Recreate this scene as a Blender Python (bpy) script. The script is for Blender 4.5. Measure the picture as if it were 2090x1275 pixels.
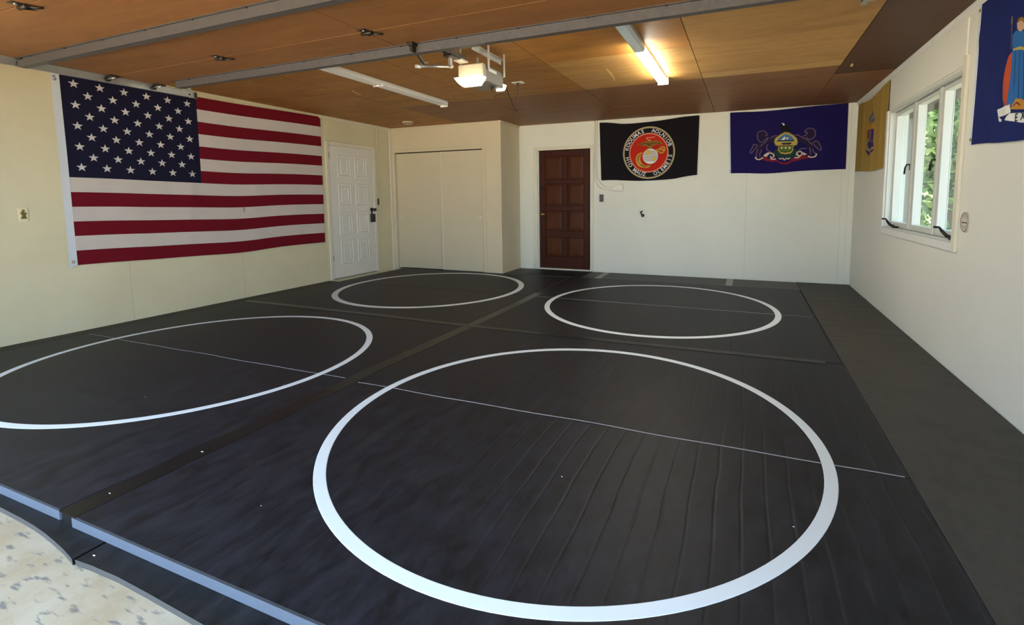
import bpy, bmesh, math, random
from mathutils import Vector, Matrix, noise
from mathutils.geometry import tessellate_polygon

for o in list(bpy.data.objects):
    bpy.data.objects.remove(o, do_unlink=True)
scene = bpy.context.scene
COL = scene.collection
random.seed(7)

# ------------------------------------------------------------------ camera
FOCAL_PX, CX, CY = 991.75, 1114.2, 497.3
YAW, PITCH, ROLL = -0.38949, 0.09334, -0.00773
cam_data = bpy.data.cameras.new('camera')
cam = bpy.data.objects.new('camera', cam_data)
COL.objects.link(cam)
cam_data.sensor_fit = 'HORIZONTAL'
cam_data.sensor_width = 36.0
cam_data.lens = 36.0 * FOCAL_PX / 2090.0
cam_data.shift_x = -(CX - 1045.0) / 2090.0
cam_data.shift_y = (CY - 637.5) / 2090.0
cam_data.clip_start = 0.05
_f = Vector((math.sin(YAW), math.cos(YAW), 0)); _r = Vector((math.cos(YAW), -math.sin(YAW), 0)); _u = Vector((0, 0, 1))
_f2 = math.cos(PITCH) * _f - math.sin(PITCH) * _u; _u2 = math.sin(PITCH) * _f + math.cos(PITCH) * _u
_r3 = math.cos(ROLL) * _r + math.sin(ROLL) * _u2; _u3 = -math.sin(ROLL) * _r + math.cos(ROLL) * _u2
cam.matrix_world = Matrix(((_r3.x, _u3.x, -_f2.x, 0), (_r3.y, _u3.y, -_f2.y, 0), (_r3.z, _u3.z, -_f2.z, 1.2302), (0, 0, 0, 1)))
scene.camera = cam

# ------------------------------------------------------------------ sky, exposure
world = bpy.data.worlds.new('overcast_sky'); scene.world = world
world.use_nodes = True
wb = world.node_tree.nodes['Background']
wb.inputs['Color'].default_value = (0.58, 0.78, 1.0, 1)
wb.inputs['Strength'].default_value = 3.3
scene.view_settings.view_transform = 'Standard'
scene.view_settings.look = 'None'
scene.view_settings.exposure = 0.5
scene.view_settings.gamma = 1.0
scene.view_settings.use_curve_mapping = False

TUBE_STRENGTH = 52.0      # lit half of the fluorescent fixture
BULB_STRENGTH = 9.0      # bulbs behind the opener's lenses

# sun high behind the house: the garage front is in shade, the driveway further out is sunlit
sun_data = bpy.data.lights.new('sun', 'SUN'); sun_data.energy = 110.0; sun_data.angle = math.radians(1.0); sun_data.color = (1.0, 0.95, 0.86)
sun = bpy.data.objects.new('sun', sun_data); COL.objects.link(sun)
sun.rotation_euler = Vector((-0.25, 0.75, 0.95)).to_track_quat('Z', 'Y').to_euler()

# daylight portals (guide sampling only, they give off no light of their own)
def portal(name, loc, rot, sx, sy):
    d = bpy.data.lights.new(name, 'AREA'); d.shape = 'RECTANGLE'; d.size = sx; d.size_y = sy
    d.cycles.is_portal = True
    o = bpy.data.objects.new(name, d); COL.objects.link(o); o.location = loc; o.rotation_euler = rot

# ------------------------------------------------------------------ room constants (metres)
XL, XR, YB, YC, XC = -5.874, 1.367, 7.80, 7.10, -3.691
H = 2.484          # ceiling above mat top
ZF = -0.068        # concrete
YF = 0.55          # inner face of front wall
GX0, GX1, GZ = -4.99, 0.48, 2.15     # garage opening
portal('garage_opening_portal', ((GX0 + GX1) / 2, YF - 0.17, (GZ + ZF) / 2), (math.radians(90), 0, 0), GX1 - GX0, GZ - ZF)
portal('window_portal', (1.56, 5.19, 1.5), (0, math.radians(90), 0), 1.2, 1.9)

# ------------------------------------------------------------------ materials
MATS = {}
def new_mat(name):
    m = bpy.data.materials.new(name); m.use_nodes = True
    MATS[name] = m
    return m, m.node_tree, m.node_tree.nodes['Principled BSDF']

def simple(name, col, rough=0.6, metal=0.0, var=0.06, scale=8.0, bump=0.0, bscale=120.0, spec=0.5, stretch=(1, 1, 1)):
    """plain surface with slight procedural mottling"""
    m, nt, b = new_mat(name)
    n, l = nt.nodes, nt.links
    tc = n.new('ShaderNodeTexCoord'); mp = n.new('ShaderNodeMapping'); mp.inputs['Scale'].default_value = stretch
    l.new(tc.outputs['Object'], mp.inputs['Vector'])
    nz = n.new('ShaderNodeTexNoise'); nz.inputs['Scale'].default_value = scale; nz.inputs['Detail'].default_value = 4
    l.new(mp.outputs[0], nz.inputs['Vector'])
    mx = n.new('ShaderNodeMix'); mx.data_type = 'RGBA'
    mx.inputs[6].default_value = tuple(max(0, c * (1 - var)) for c in col) + (1,)
    mx.inputs[7].default_value = tuple(min(1, c * (1 + var)) for c in col) + (1,)
    l.new(nz.outputs[0], mx.inputs[0]); l.new(mx.outputs[2], b.inputs['Base Color'])
    b.inputs['Roughness'].default_value = rough; b.inputs['Metallic'].default_value = metal
    b.inputs['Specular IOR Level'].default_value = spec
    if bump:
        nb = n.new('ShaderNodeTexNoise'); nb.inputs['Scale'].default_value = bscale; nb.inputs['Detail'].default_value = 3
        l.new(mp.outputs[0], nb.inputs['Vector'])
        bp = n.new('ShaderNodeBump'); bp.inputs['Strength'].default_value = bump; bp.inputs['Distance'].default_value = 0.004
        l.new(nb.outputs[0], bp.inputs['Height']); l.new(bp.outputs[0], b.inputs['Normal'])
    return m

def wall_mat(name, col, blotch, lines=(), axis='Y'):
    """painted board wall: faint blotches, roller texture, thin board joints at the given positions"""
    m, nt, b = new_mat(name)
    n, l = nt.nodes, nt.links
    tc = n.new('ShaderNodeTexCoord')
    nz = n.new('ShaderNodeTexNoise'); nz.inputs['Scale'].default_value = 1.3; nz.inputs['Detail'].default_value = 5; nz.inputs['Roughness'].default_value = 0.6
    l.new(tc.outputs['Object'], nz.inputs['Vector'])
    rp = n.new('ShaderNodeValToRGB'); rp.color_ramp.elements[0].position = 0.35; rp.color_ramp.elements[1].position = 0.7
    rp.color_ramp.elements[0].color = blotch + (1,); rp.color_ramp.elements[1].color = col + (1,)
    l.new(nz.outputs[0], rp.inputs[0])
    out = rp.outputs[0]
    sp = n.new('ShaderNodeSeparateXYZ'); l.new(tc.outputs['Object'], sp.inputs[0])
    for pos in lines:
        c = n.new('ShaderNodeMath'); c.operation = 'COMPARE'; c.inputs[1].default_value = pos; c.inputs[2].default_value = 0.003
        l.new(sp.outputs[axis], c.inputs[0])
        k = n.new('ShaderNodeMath'); k.operation = 'MULTIPLY'; k.inputs[1].default_value = 0.35; l.new(c.outputs[0], k.inputs[0])
        mx = n.new('ShaderNodeMix'); mx.data_type = 'RGBA'; l.new(k.outputs[0], mx.inputs[0]); l.new(out, mx.inputs[6])
        mx.inputs[7].default_value = tuple(x * 0.45 for x in col) + (1,)
        out = mx.outputs[2]
    l.new(out, b.inputs['Base Color'])
    b.inputs['Roughness'].default_value = 0.55; b.inputs['Specular IOR Level'].default_value = 0.35
    nb = n.new('ShaderNodeTexNoise'); nb.inputs['Scale'].default_value = 60; nb.inputs['Detail'].default_value = 4
    l.new(tc.outputs['Object'], nb.inputs['Vector'])
    bp = n.new('ShaderNodeBump'); bp.inputs['Strength'].default_value = 0.15; bp.inputs['Distance'].default_value = 0.003
    l.new(nb.outputs[0], bp.inputs['Height']); l.new(bp.outputs[0], b.inputs['Normal'])
    return m

def wood(name, dark, light, along='X', rough=0.5, fig=1.0):
    m, nt, b = new_mat(name)
    n, l = nt.nodes, nt.links
    tc = n.new('ShaderNodeTexCoord'); mp = n.new('ShaderNodeMapping')
    s = {'X': (0.55, 2.2, 2.2), 'Y': (2.2, 0.55, 2.2), 'Z': (3.0, 3.0, 0.35)}[along]
    mp.inputs['Scale'].default_value = s
    l.new(tc.outputs['Object'], mp.inputs['Vector'])
    n1 = n.new('ShaderNodeTexNoise'); n1.inputs['Scale'].default_value = 1.6 * fig; n1.inputs['Detail'].default_value = 6; n1.inputs['Roughness'].default_value = 0.62
    n1.inputs['Distortion'].default_value = 2.0
    l.new(mp.outputs[0], n1.inputs['Vector'])
    n2 = n.new('ShaderNodeTexNoise'); n2.inputs['Scale'].default_value = 22; n2.inputs['Detail'].default_value = 5; n2.inputs['Roughness'].default_value = 0.7
    l.new(mp.outputs[0], n2.inputs['Vector'])
    ad = n.new('ShaderNodeMath'); ad.operation = 'MULTIPLY_ADD'; ad.inputs[1].default_value = 0.35; l.new(n2.outputs[0], ad.inputs[0])
    ml = n.new('ShaderNodeMath'); ml.operation = 'MULTIPLY'; ml.inputs[1].default_value = 0.7; l.new(n1.outputs[0], ml.inputs[0]); l.new(ml.outputs[0], ad.inputs[2])
    rp = n.new('ShaderNodeValToRGB'); rp.color_ramp.elements[0].position = 0.33; rp.color_ramp.elements[1].position = 0.68
    rp.color_ramp.elements[0].color = dark + (1,); rp.color_ramp.elements[1].color = light + (1,)
    l.new(ad.outputs[0], rp.inputs[0])
    n3 = n.new('ShaderNodeTexNoise'); n3.inputs['Scale'].default_value = 1.1; n3.inputs['Detail'].default_value = 7; n3.inputs['Roughness'].default_value = 0.65; l.new(mp.outputs[0], n3.inputs['Vector'])
    r3 = n.new('ShaderNodeMapRange'); r3.inputs[1].default_value = 0.56; r3.inputs[2].default_value = 0.78; r3.inputs[4].default_value = 0.55; l.new(n3.outputs[0], r3.inputs[0])
    m3 = n.new('ShaderNodeMix'); m3.data_type = 'RGBA'; l.new(r3.outputs[0], m3.inputs[0]); l.new(rp.outputs[0], m3.inputs[6]); m3.inputs[7].default_value = tuple(c * 0.5 for c in dark) + (1,)
    l.new(m3.outputs[2], b.inputs['Base Color'])
    b.inputs['Roughness'].default_value = rough; b.inputs['Specular IOR Level'].default_value = 0.18
    bp = n.new('ShaderNodeBump'); bp.inputs['Strength'].default_value = 0.12; bp.inputs['Distance'].default_value = 0.002
    l.new(n2.outputs[0], bp.inputs['Height']); l.new(bp.outputs[0], b.inputs['Normal'])
    return m

def mat_vinyl(name, col, rough, ribs=0.0, spacing=0.096, x0=-9.0, wrinkle=0.0, var=0.75):
    """wrestling mat skin: fine grain, scuffs, and lengthwise ripples where the mat was rolled"""
    m, nt, b = new_mat(name)
    n, l = nt.nodes, nt.links
    tc = n.new('ShaderNodeTexCoord')
    nz = n.new('ShaderNodeTexNoise'); nz.inputs['Scale'].default_value = 7.0; nz.inputs['Detail'].default_value = 8; nz.inputs['Roughness'].default_value = 0.72
    mp = n.new('ShaderNodeMapping'); mp.inputs['Scale'].default_value = (2.2, 1.0, 1.0); mp.inputs['Rotation'].default_value = (0, 0, 0.5)
    l.new(tc.outputs['Object'], mp.inputs['Vector']); l.new(mp.outputs[0], nz.inputs['Vector'])
    rp = n.new('ShaderNodeValToRGB'); rp.color_ramp.elements[0].position = 0.3; rp.color_ramp.elements[1].position = 0.75
    rp.color_ramp.elements[0].color = tuple(c * (1 - var) for c in col) + (1,); rp.color_ramp.elements[1].color = tuple(c * (1 + var * 1.2) for c in col) + (1,)
    l.new(nz.outputs[0], rp.inputs[0]); l.new(rp.outputs[0], b.inputs['Base Color'])
    mr = n.new('ShaderNodeMapRange'); mr.inputs[3].default_value = rough - 0.05; mr.inputs[4].default_value = rough + 0.08
    l.new(nz.outputs[0], mr.inputs[0]); l.new(mr.outputs[0], b.inputs['Roughness'])
    b.inputs['Specular IOR Level'].default_value = 0.3
    g = n.new('ShaderNodeTexNoise'); g.inputs['Scale'].default_value = 260; g.inputs['Detail'].default_value = 2
    l.new(tc.outputs['Object'], g.inputs['Vector'])
    bp = n.new('ShaderNodeBump'); bp.inputs['Strength'].default_value = 0.12; bp.inputs['Distance'].default_value = 0.002
    l.new(g.outputs[0], bp.inputs['Height'])
    last = bp
    if ribs:
        sp = n.new('ShaderNodeSeparateXYZ'); l.new(tc.outputs['Object'], sp.inputs[0])
        wob = n.new('ShaderNodeTexNoise'); wob.inputs['Scale'].default_value = 1.1; l.new(tc.outputs['Object'], wob.inputs['Vector'])
        a = n.new('ShaderNodeMath'); a.operation = 'MULTIPLY_ADD'; a.inputs[1].default_value = 0.07; l.new(wob.outputs[0], a.inputs[0]); l.new(sp.outputs['X'], a.inputs[2])
        k = n.new('ShaderNodeMath'); k.operation = 'MULTIPLY'; k.inputs[1].default_value = 1 / spacing; l.new(a.outputs[0], k.inputs[0])
        fr = n.new('ShaderNodeMath'); fr.operation = 'FRACT'; l.new(k.outputs[0], fr.inputs[0])
        d = n.new('ShaderNodeMath'); d.operation = 'SUBTRACT'; d.inputs[1].default_value = 0.5; l.new(fr.outputs[0], d.inputs[0])
        ab = n.new('ShaderNodeMath'); ab.operation = 'ABSOLUTE'; l.new(d.outputs[0], ab.inputs[0])
        mrr = n.new('ShaderNodeMapRange'); mrr.interpolation_type = 'SMOOTHSTEP'
        mrr.inputs[1].default_value = 0.0; mrr.inputs[2].default_value = 0.10; mrr.inputs[3].default_value = 0.0; mrr.inputs[4].default_value = 1.0
        l.new(ab.outputs[0], mrr.inputs[0])
        fade = n.new('ShaderNodeMapRange'); fade.inputs[1].default_value = x0; fade.inputs[2].default_value = x0 + 0.6
        l.new(sp.outputs['X'], fade.inputs[0])
        fm = n.new('ShaderNodeTexNoise'); fm.inputs['Scale'].default_value = 0.9; l.new(tc.outputs['Object'], fm.inputs['Vector'])
        fmr = n.new('ShaderNodeMapRange'); fmr.inputs[1].default_value = 0.35; fmr.inputs[2].default_value = 0.6; l.new(fm.outputs[0], fmr.inputs[0])
        pr = n.new('ShaderNodeMath'); pr.operation = 'MULTIPLY'; l.new(fade.outputs[0], pr.inputs[0]); l.new(fmr.outputs[0], pr.inputs[1])
        st = n.new('ShaderNodeMath'); st.operation = 'MULTIPLY'; st.inputs[1].default_value = ribs; l.new(pr.outputs[0], st.inputs[0])
        b2 = n.new('ShaderNodeBump'); b2.inputs['Distance'].default_value = 0.006
        l.new(st.outputs[0], b2.inputs['Strength']); l.new(mrr.outputs[0], b2.inputs['Height']); l.new(last.outputs[0], b2.inputs['Normal'])
        last = b2
    if wrinkle:
        mp2 = n.new('ShaderNodeMapping'); mp2.inputs['Scale'].default_value = (0.8, 5.0, 1.0); mp2.inputs['Rotation'].default_value = (0, 0, 0.12)
        l.new(tc.outputs['Object'], mp2.inputs['Vector'])
        w = n.new('ShaderNodeTexNoise'); w.inputs['Scale'].default_value = 1.5; w.inputs['Detail'].default_value = 2; l.new(mp2.outputs[0], w.inputs['Vector'])
        b3 = n.new('ShaderNodeBump'); b3.inputs['Strength'].default_value = wrinkle; b3.inputs['Distance'].default_value = 0.05
        l.new(w.outputs[0], b3.inputs['Height']); l.new(last.outputs[0], b3.inputs['Normal'])
        last = b3
    l.new(last.outputs[0], b.inputs['Normal'])
    return m

def emit(name, col, strength):
    m, nt, b = new_mat(name)
    b.inputs['Base Color'].default_value = (0.8, 0.8, 0.8, 1)
    b.inputs['Emission Color'].default_value = col + (1,)
    b.inputs['Emission Strength'].default_value = strength
    n, l = nt.nodes, nt.links          # soft ripple of a prismatic lens
    tc = n.new('ShaderNodeTexCoord'); w = n.new('ShaderNodeTexWave'); w.inputs['Scale'].default_value = 60
    l.new(tc.outputs['Object'], w.inputs['Vector'])
    bp = n.new('ShaderNodeBump'); bp.inputs['Strength'].default_value = 0.1; l.new(w.outputs[0], bp.inputs['Height']); l.new(bp.outputs[0], b.inputs['Normal'])
    return m

def cloth(name, col, rough=0.85, var=0.05):
    m = simple(name, col, rough, var=var, scale=5, bump=0.12, bscale=400, spec=0.2)
    return m

wall_mat('paint_cream', (0.76, 0.71, 0.49), (0.70, 0.64, 0.43), lines=(2.975, 4.20, 6.724), axis='Y')
wall_mat('paint_closet', (0.73, 0.64, 0.45), (0.68, 0.60, 0.42))
wall_mat('paint_white_back', (0.83, 0.84, 0.74), (0.79, 0.81, 0.71), lines=(0.004, 1.215), axis='X')
wall_mat('paint_white_right', (0.82, 0.81, 0.73), (0.78, 0.78, 0.70), lines=(6.58,), axis='Y')
simple('paint_trim', (0.78, 0.74, 0.60), 0.45, var=0.03)
simple('paint_trim_white', (0.80, 0.80, 0.76), 0.4, var=0.03)
simple('paint_door_white', (0.80, 0.79, 0.72), 0.4, var=0.03)
simple('paint_closet_door', (0.69, 0.61, 0.43), 0.5, var=0.03, scale=2)
simple('paint_window', (0.60, 0.62, 0.57), 0.35, var=0.02)
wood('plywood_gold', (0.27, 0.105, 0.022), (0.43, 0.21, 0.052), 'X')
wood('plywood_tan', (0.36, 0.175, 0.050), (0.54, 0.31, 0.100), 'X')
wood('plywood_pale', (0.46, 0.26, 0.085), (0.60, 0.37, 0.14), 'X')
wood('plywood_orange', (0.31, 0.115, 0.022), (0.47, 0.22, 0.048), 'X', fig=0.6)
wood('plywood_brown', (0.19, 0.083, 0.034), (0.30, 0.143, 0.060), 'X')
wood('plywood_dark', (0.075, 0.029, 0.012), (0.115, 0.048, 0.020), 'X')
wood('plywood_door', (0.165, 0.070, 0.024), (0.250, 0.118, 0.042), 'X')
simple('shadow_board', (0.03, 0.016, 0.008), 0.9)
wood('mahogany', (0.040, 0.0080, 0.0028), (0.066, 0.0145, 0.0052), 'Z', rough=0.5)
wood('mahogany_panel', (0.045, 0.010, 0.0028), (0.105, 0.030, 0.006), 'Z', rough=0.5)
simple('soffit_brown', (0.05, 0.035, 0.025), 0.8, stretch=(1, 12, 1), var=0.4)
simple('siding_grey', (0.13, 0.13, 0.115), 0.8, stretch=(1, 1, 12), var=0.12)
simple('bark', (0.10, 0.07, 0.045), 0.9, bump=0.6, bscale=30, var=0.4)
mat_vinyl('mat_black', (0.0120, 0.0124, 0.0172), 0.50)
mat_vinyl('mat_black_rippled', (0.0120, 0.0124, 0.0172), 0.50, ribs=0.26, x0=-1.7)
mat_vinyl('mat_black_far', (0.0120, 0.0124, 0.0172), 0.50, ribs=0.16, x0=-0.3)
mat_vinyl('runner_black', (0.060, 0.056, 0.050), 0.62, wrinkle=0.3, var=0.22)
mat_vinyl('runner_sheen', (0.095, 0.093, 0.088), 0.6, var=0.15)  # copy of the runner vinyl, its grazing sheen put into a lighter colour
mat_vinyl('runner_brown', (0.034, 0.028, 0.022), 0.6)
mat_vinyl('underlay_black', (0.012, 0.012, 0.014), 0.5)
simple('foam_edge', (0.130, 0.155, 0.205), 0.9, bump=0.3, bscale=300, var=0.08)
simple('underlay_edge', (0.10, 0.092, 0.090), 0.8, var=0.15)
simple('tape_satin', (0.007, 0.0068, 0.0070), 0.30, spec=0.25, var=0.15, stretch=(6, 1, 1))
simple('tape_black', (0.004, 0.004, 0.004), 0.45)
simple('tape_grey', (0.30, 0.30, 0.29), 0.5, var=0.1)
simple('ring_white', (0.76, 0.80, 0.84), 0.5, var=0.02)
simple('seam_grey', (0.36, 0.35, 0.38), 0.6, var=0.3, scale=14)
simple('steel_grey', (0.062, 0.058, 0.058), 0.5, metal=0.1, var=0.18, scale=25)
simple('steel_worn', (0.072, 0.066, 0.068), 0.5, metal=0.1, var=0.35, scale=40)
simple('galvanised', (0.50, 0.50, 0.47), 0.38, metal=0.75, var=0.15, scale=30)
simple('hinge_dark', (0.035, 0.030, 0.025), 0.45, metal=0.6, var=0.3)
simple('black_plastic', (0.012, 0.011, 0.010), 0.4)
simple('switch_rocker', (0.045, 0.042, 0.04), 0.4)
simple('bronze_dark', (0.035, 0.025, 0.018), 0.35, metal=0.7)
simple('brass', (0.42, 0.28, 0.12), 0.28, metal=0.9)
simple('brass_aged', (0.26, 0.20, 0.05), 0.5, metal=0.5, var=0.4, scale=60)
simple('opener_shell', (0.36, 0.33, 0.26), 0.45, var=0.03)
simple('opener_grey', (0.22, 0.21, 0.19), 0.5, var=0.05)
simple('label_white', (0.8, 0.8, 0.76), 0.5)
simple('lens_off', (0.62, 0.74, 0.82), 0.3, var=0.02, stretch=(10, 1, 1))  # bluish tint is reflected daylight put into the lens colour
simple('fixture_white', (0.80, 0.80, 0.78), 0.35, var=0.02)
simple('fixture_grey', (0.42, 0.42, 0.42), 0.45)
simple('cord_dark', (0.05, 0.03, 0.02), 0.6)
simple('cable_white', (0.76, 0.75, 0.66), 0.45)
simple('ivory', (0.84, 0.78, 0.52), 0.4)
simple('plaque_clay', (0.62, 0.58, 0.48), 0.7, var=0.12, scale=40)
simple('plaque_ink', (0.28, 0.25, 0.21), 0.7)
simple('detector_plastic', (0.62, 0.52, 0.38), 0.5)
simple('veneer_peel', (0.62, 0.44, 0.16), 0.5)
simple('garden_mulch', (0.075, 0.065, 0.05), 0.9, var=0.4, scale=3)
emit('tube_lit', (1.0, 0.97, 0.80), TUBE_STRENGTH)
emit('bulb_lens', (1.0, 0.80, 0.52), BULB_STRENGTH)
for nm, c in dict(flag_red=(0.165, 0.005, 0.014), flag_white=(0.64, 0.585, 0.545), flag_navy=(0.010, 0.010, 0.032), star_white=(0.66, 0.64, 0.63),
                  header_white=(0.69, 0.74, 0.80), cloth_black=(0.009, 0.007, 0.010), cloth_royal=(0.011, 0.007, 0.085), cloth_blue=(0.010, 0.020, 0.125),
                  cloth_buff=(0.40, 0.26, 0.06), gold_brown=(0.26, 0.15, 0.03), gold_dark=(0.13, 0.065, 0.012), gold=(0.55, 0.30, 0.05),
                  gold_light=(0.66, 0.50, 0.12), salmon=(0.80, 0.32, 0.20), white_cloth=(0.78, 0.78, 0.76), art_grey=(0.18, 0.19, 0.22),
                  art_black=(0.010, 0.009, 0.012), art_night=(0.022, 0.015, 0.045), art_mauve=(0.16, 0.10, 0.20), art_green_dark=(0.012, 0.05, 0.045),
                  art_olive=(0.10, 0.09, 0.03), art_yellow=(0.52, 0.40, 0.10), art_sky=(0.08, 0.19, 0.37), art_ink=(0.02, 0.025, 0.03), art_green=(0.09, 0.17, 0.03),
                  art_cream=(0.66, 0.56, 0.40), art_crimson=(0.20, 0.014, 0.035), art_slate=(0.15, 0.13, 0.16), art_orange=(0.52, 0.25, 0.04),
                  art_violet=(0.045, 0.028, 0.14), art_red_orange=(0.55, 0.09, 0.035), art_blue=(0.03, 0.15, 0.42), art_blue_dark=(0.015, 0.06, 0.2),
                  art_skin=(0.66, 0.40, 0.26), seal_red=(0.52, 0.022, 0.010), seal_gold=(0.47, 0.38, 0.22), flag_letter=(0.74, 0.76, 0.78), showthrough_tan=(0.40, 0.33, 0.20)).items():
    cloth(nm, c)

def concrete():
    m, nt, b = new_mat('concrete')
    n, l = nt.nodes, nt.links
    tc = n.new('ShaderNodeTexCoord')
    n1 = n.new('ShaderNodeTexNoise'); n1.inputs['Scale'].default_value = 5; n1.inputs['Detail'].default_value = 6; n1.inputs['Roughness'].default_value = 0.65
    l.new(tc.outputs['Object'], n1.inputs['Vector'])
    rp = n.new('ShaderNodeValToRGB')
    rp.color_ramp.elements[0].position = 0.3; rp.color_ramp.elements[0].color = (0.36, 0.27, 0.165, 1)
    rp.color_ramp.elements[1].position = 0.7; rp.color_ramp.elements[1].color = (0.46, 0.40, 0.31, 1)
    l.new(n1.outputs[0], rp.inputs[0])
    mp = n.new('ShaderNodeMapping'); mp.inputs['Rotation'].default_value = (0, 0, 0.5); mp.inputs['Scale'].default_value = (9, 40, 1)
    l.new(tc.outputs['Object'], mp.inputs['Vector'])
    n2 = n.new('ShaderNodeTexNoise'); n2.inputs['Scale'].default_value = 1.3; n2.inputs['Detail'].default_value = 4
    l.new(mp.outputs[0], n2.inputs['Vector'])
    r2 = n.new('ShaderNodeValToRGB'); r2.color_ramp.elements[0].position = 0.58; r2.color_ramp.elements[1].position = 0.68
    r2.color_ramp.elements[0].color = (0, 0, 0, 1); r2.color_ramp.elements[1].color = (0.85, 0.85, 0.85, 1)
    l.new(n2.outputs[0], r2.inputs[0])
    mx = n.new('ShaderNodeMix'); mx.data_type = 'RGBA'; l.new(r2.outputs[0], mx.inputs[0]); l.new(rp.outputs[0], mx.inputs[6]); mx.inputs[7].default_value = (0.15, 0.14, 0.135, 1)
    l.new(mx.outputs[2], b.inputs['Base Color']); b.inputs['Roughness'].default_value = 0.8
    bp = n.new('ShaderNodeBump'); bp.inputs['Strength'].default_value = 0.3; bp.inputs['Distance'].default_value = 0.004
    l.new(n1.outputs[0], bp.inputs['Height']); l.new(bp.outputs[0], b.inputs['Normal'])
concrete()

def glass():
    m, nt, b = new_mat('window_glass')
    n, l = nt.nodes, nt.links
    out = n['Material Output']
    tr = n.new('ShaderNodeBsdfTransparent'); tr.inputs[0].default_value = (0.93, 0.96, 0.94, 1)
    gl = n.new('ShaderNodeBsdfGlossy'); gl.inputs['Roughness'].default_value = 0.02
    lw = n.new('ShaderNodeLayerWeight'); lw.inputs[0].default_value = 0.5
    pw = n.new('ShaderNodeMath'); pw.operation = 'POWER'; pw.inputs[1].default_value = 5.0; l.new(lw.outputs['Facing'], pw.inputs[0])
    fr = n.new('ShaderNodeMath'); fr.operation = 'MULTIPLY_ADD'; fr.inputs[1].default_value = 0.5; fr.inputs[2].default_value = 0.03; l.new(pw.outputs[0], fr.inputs[0])
    mx = n.new('ShaderNodeMixShader'); l.new(fr.outputs[0], mx.inputs[0]); l.new(tr.outputs[0], mx.inputs[1]); l.new(gl.outputs[0], mx.inputs[2])
    l.new(mx.outputs[0], out.inputs['Surface'])
glass()

def leaf():
    m, nt, b = new_mat('leaf_green')
    n, l = nt.nodes, nt.links
    gi = n.new('ShaderNodeNewGeometry')
    rp = n.new('ShaderNodeValToRGB')
    rp.color_ramp.elements[0].color = (0.07, 0.15, 0.045, 1); rp.color_ramp.elements[1].color = (0.30, 0.40, 0.14, 1)
    l.new(gi.outputs['Random Per Island'], rp.inputs[0]); l.new(rp.outputs[0], b.inputs['Base Color'])
    b.inputs['Roughness'].default_value = 0.5
    ts = n.new('ShaderNodeBsdfTranslucent'); l.new(rp.outputs[0], ts.inputs[0])
    mx = n.new('ShaderNodeMixShader'); mx.inputs[0].default_value = 0.5
    l.new(b.outputs[0], mx.inputs[1]); l.new(ts.outputs[0], mx.inputs[2]); l.new(mx.outputs[0], n['Material Output'].inputs['Surface'])
leaf()

# ------------------------------------------------------------------ object helpers
def tag(o, label=None, cat=None, group=None, kind=None):
    if label: o['label'] = label
    if cat: o['category'] = cat
    if group: o['group'] = group
    if kind: o['kind'] = kind
    return o

def thing(name, label, cat, loc=(0, 0, 0), group=None, kind=None):
    o = bpy.data.objects.new(name, None); o.empty_display_size = 0.1
    COL.objects.link(o); o.location = loc
    return tag(o, label, cat, group, kind)

def world_loc(o):
    p = Vector(o.location); q = o.parent
    while q: p += Vector(q.location); q = q.parent
    return p

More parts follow.
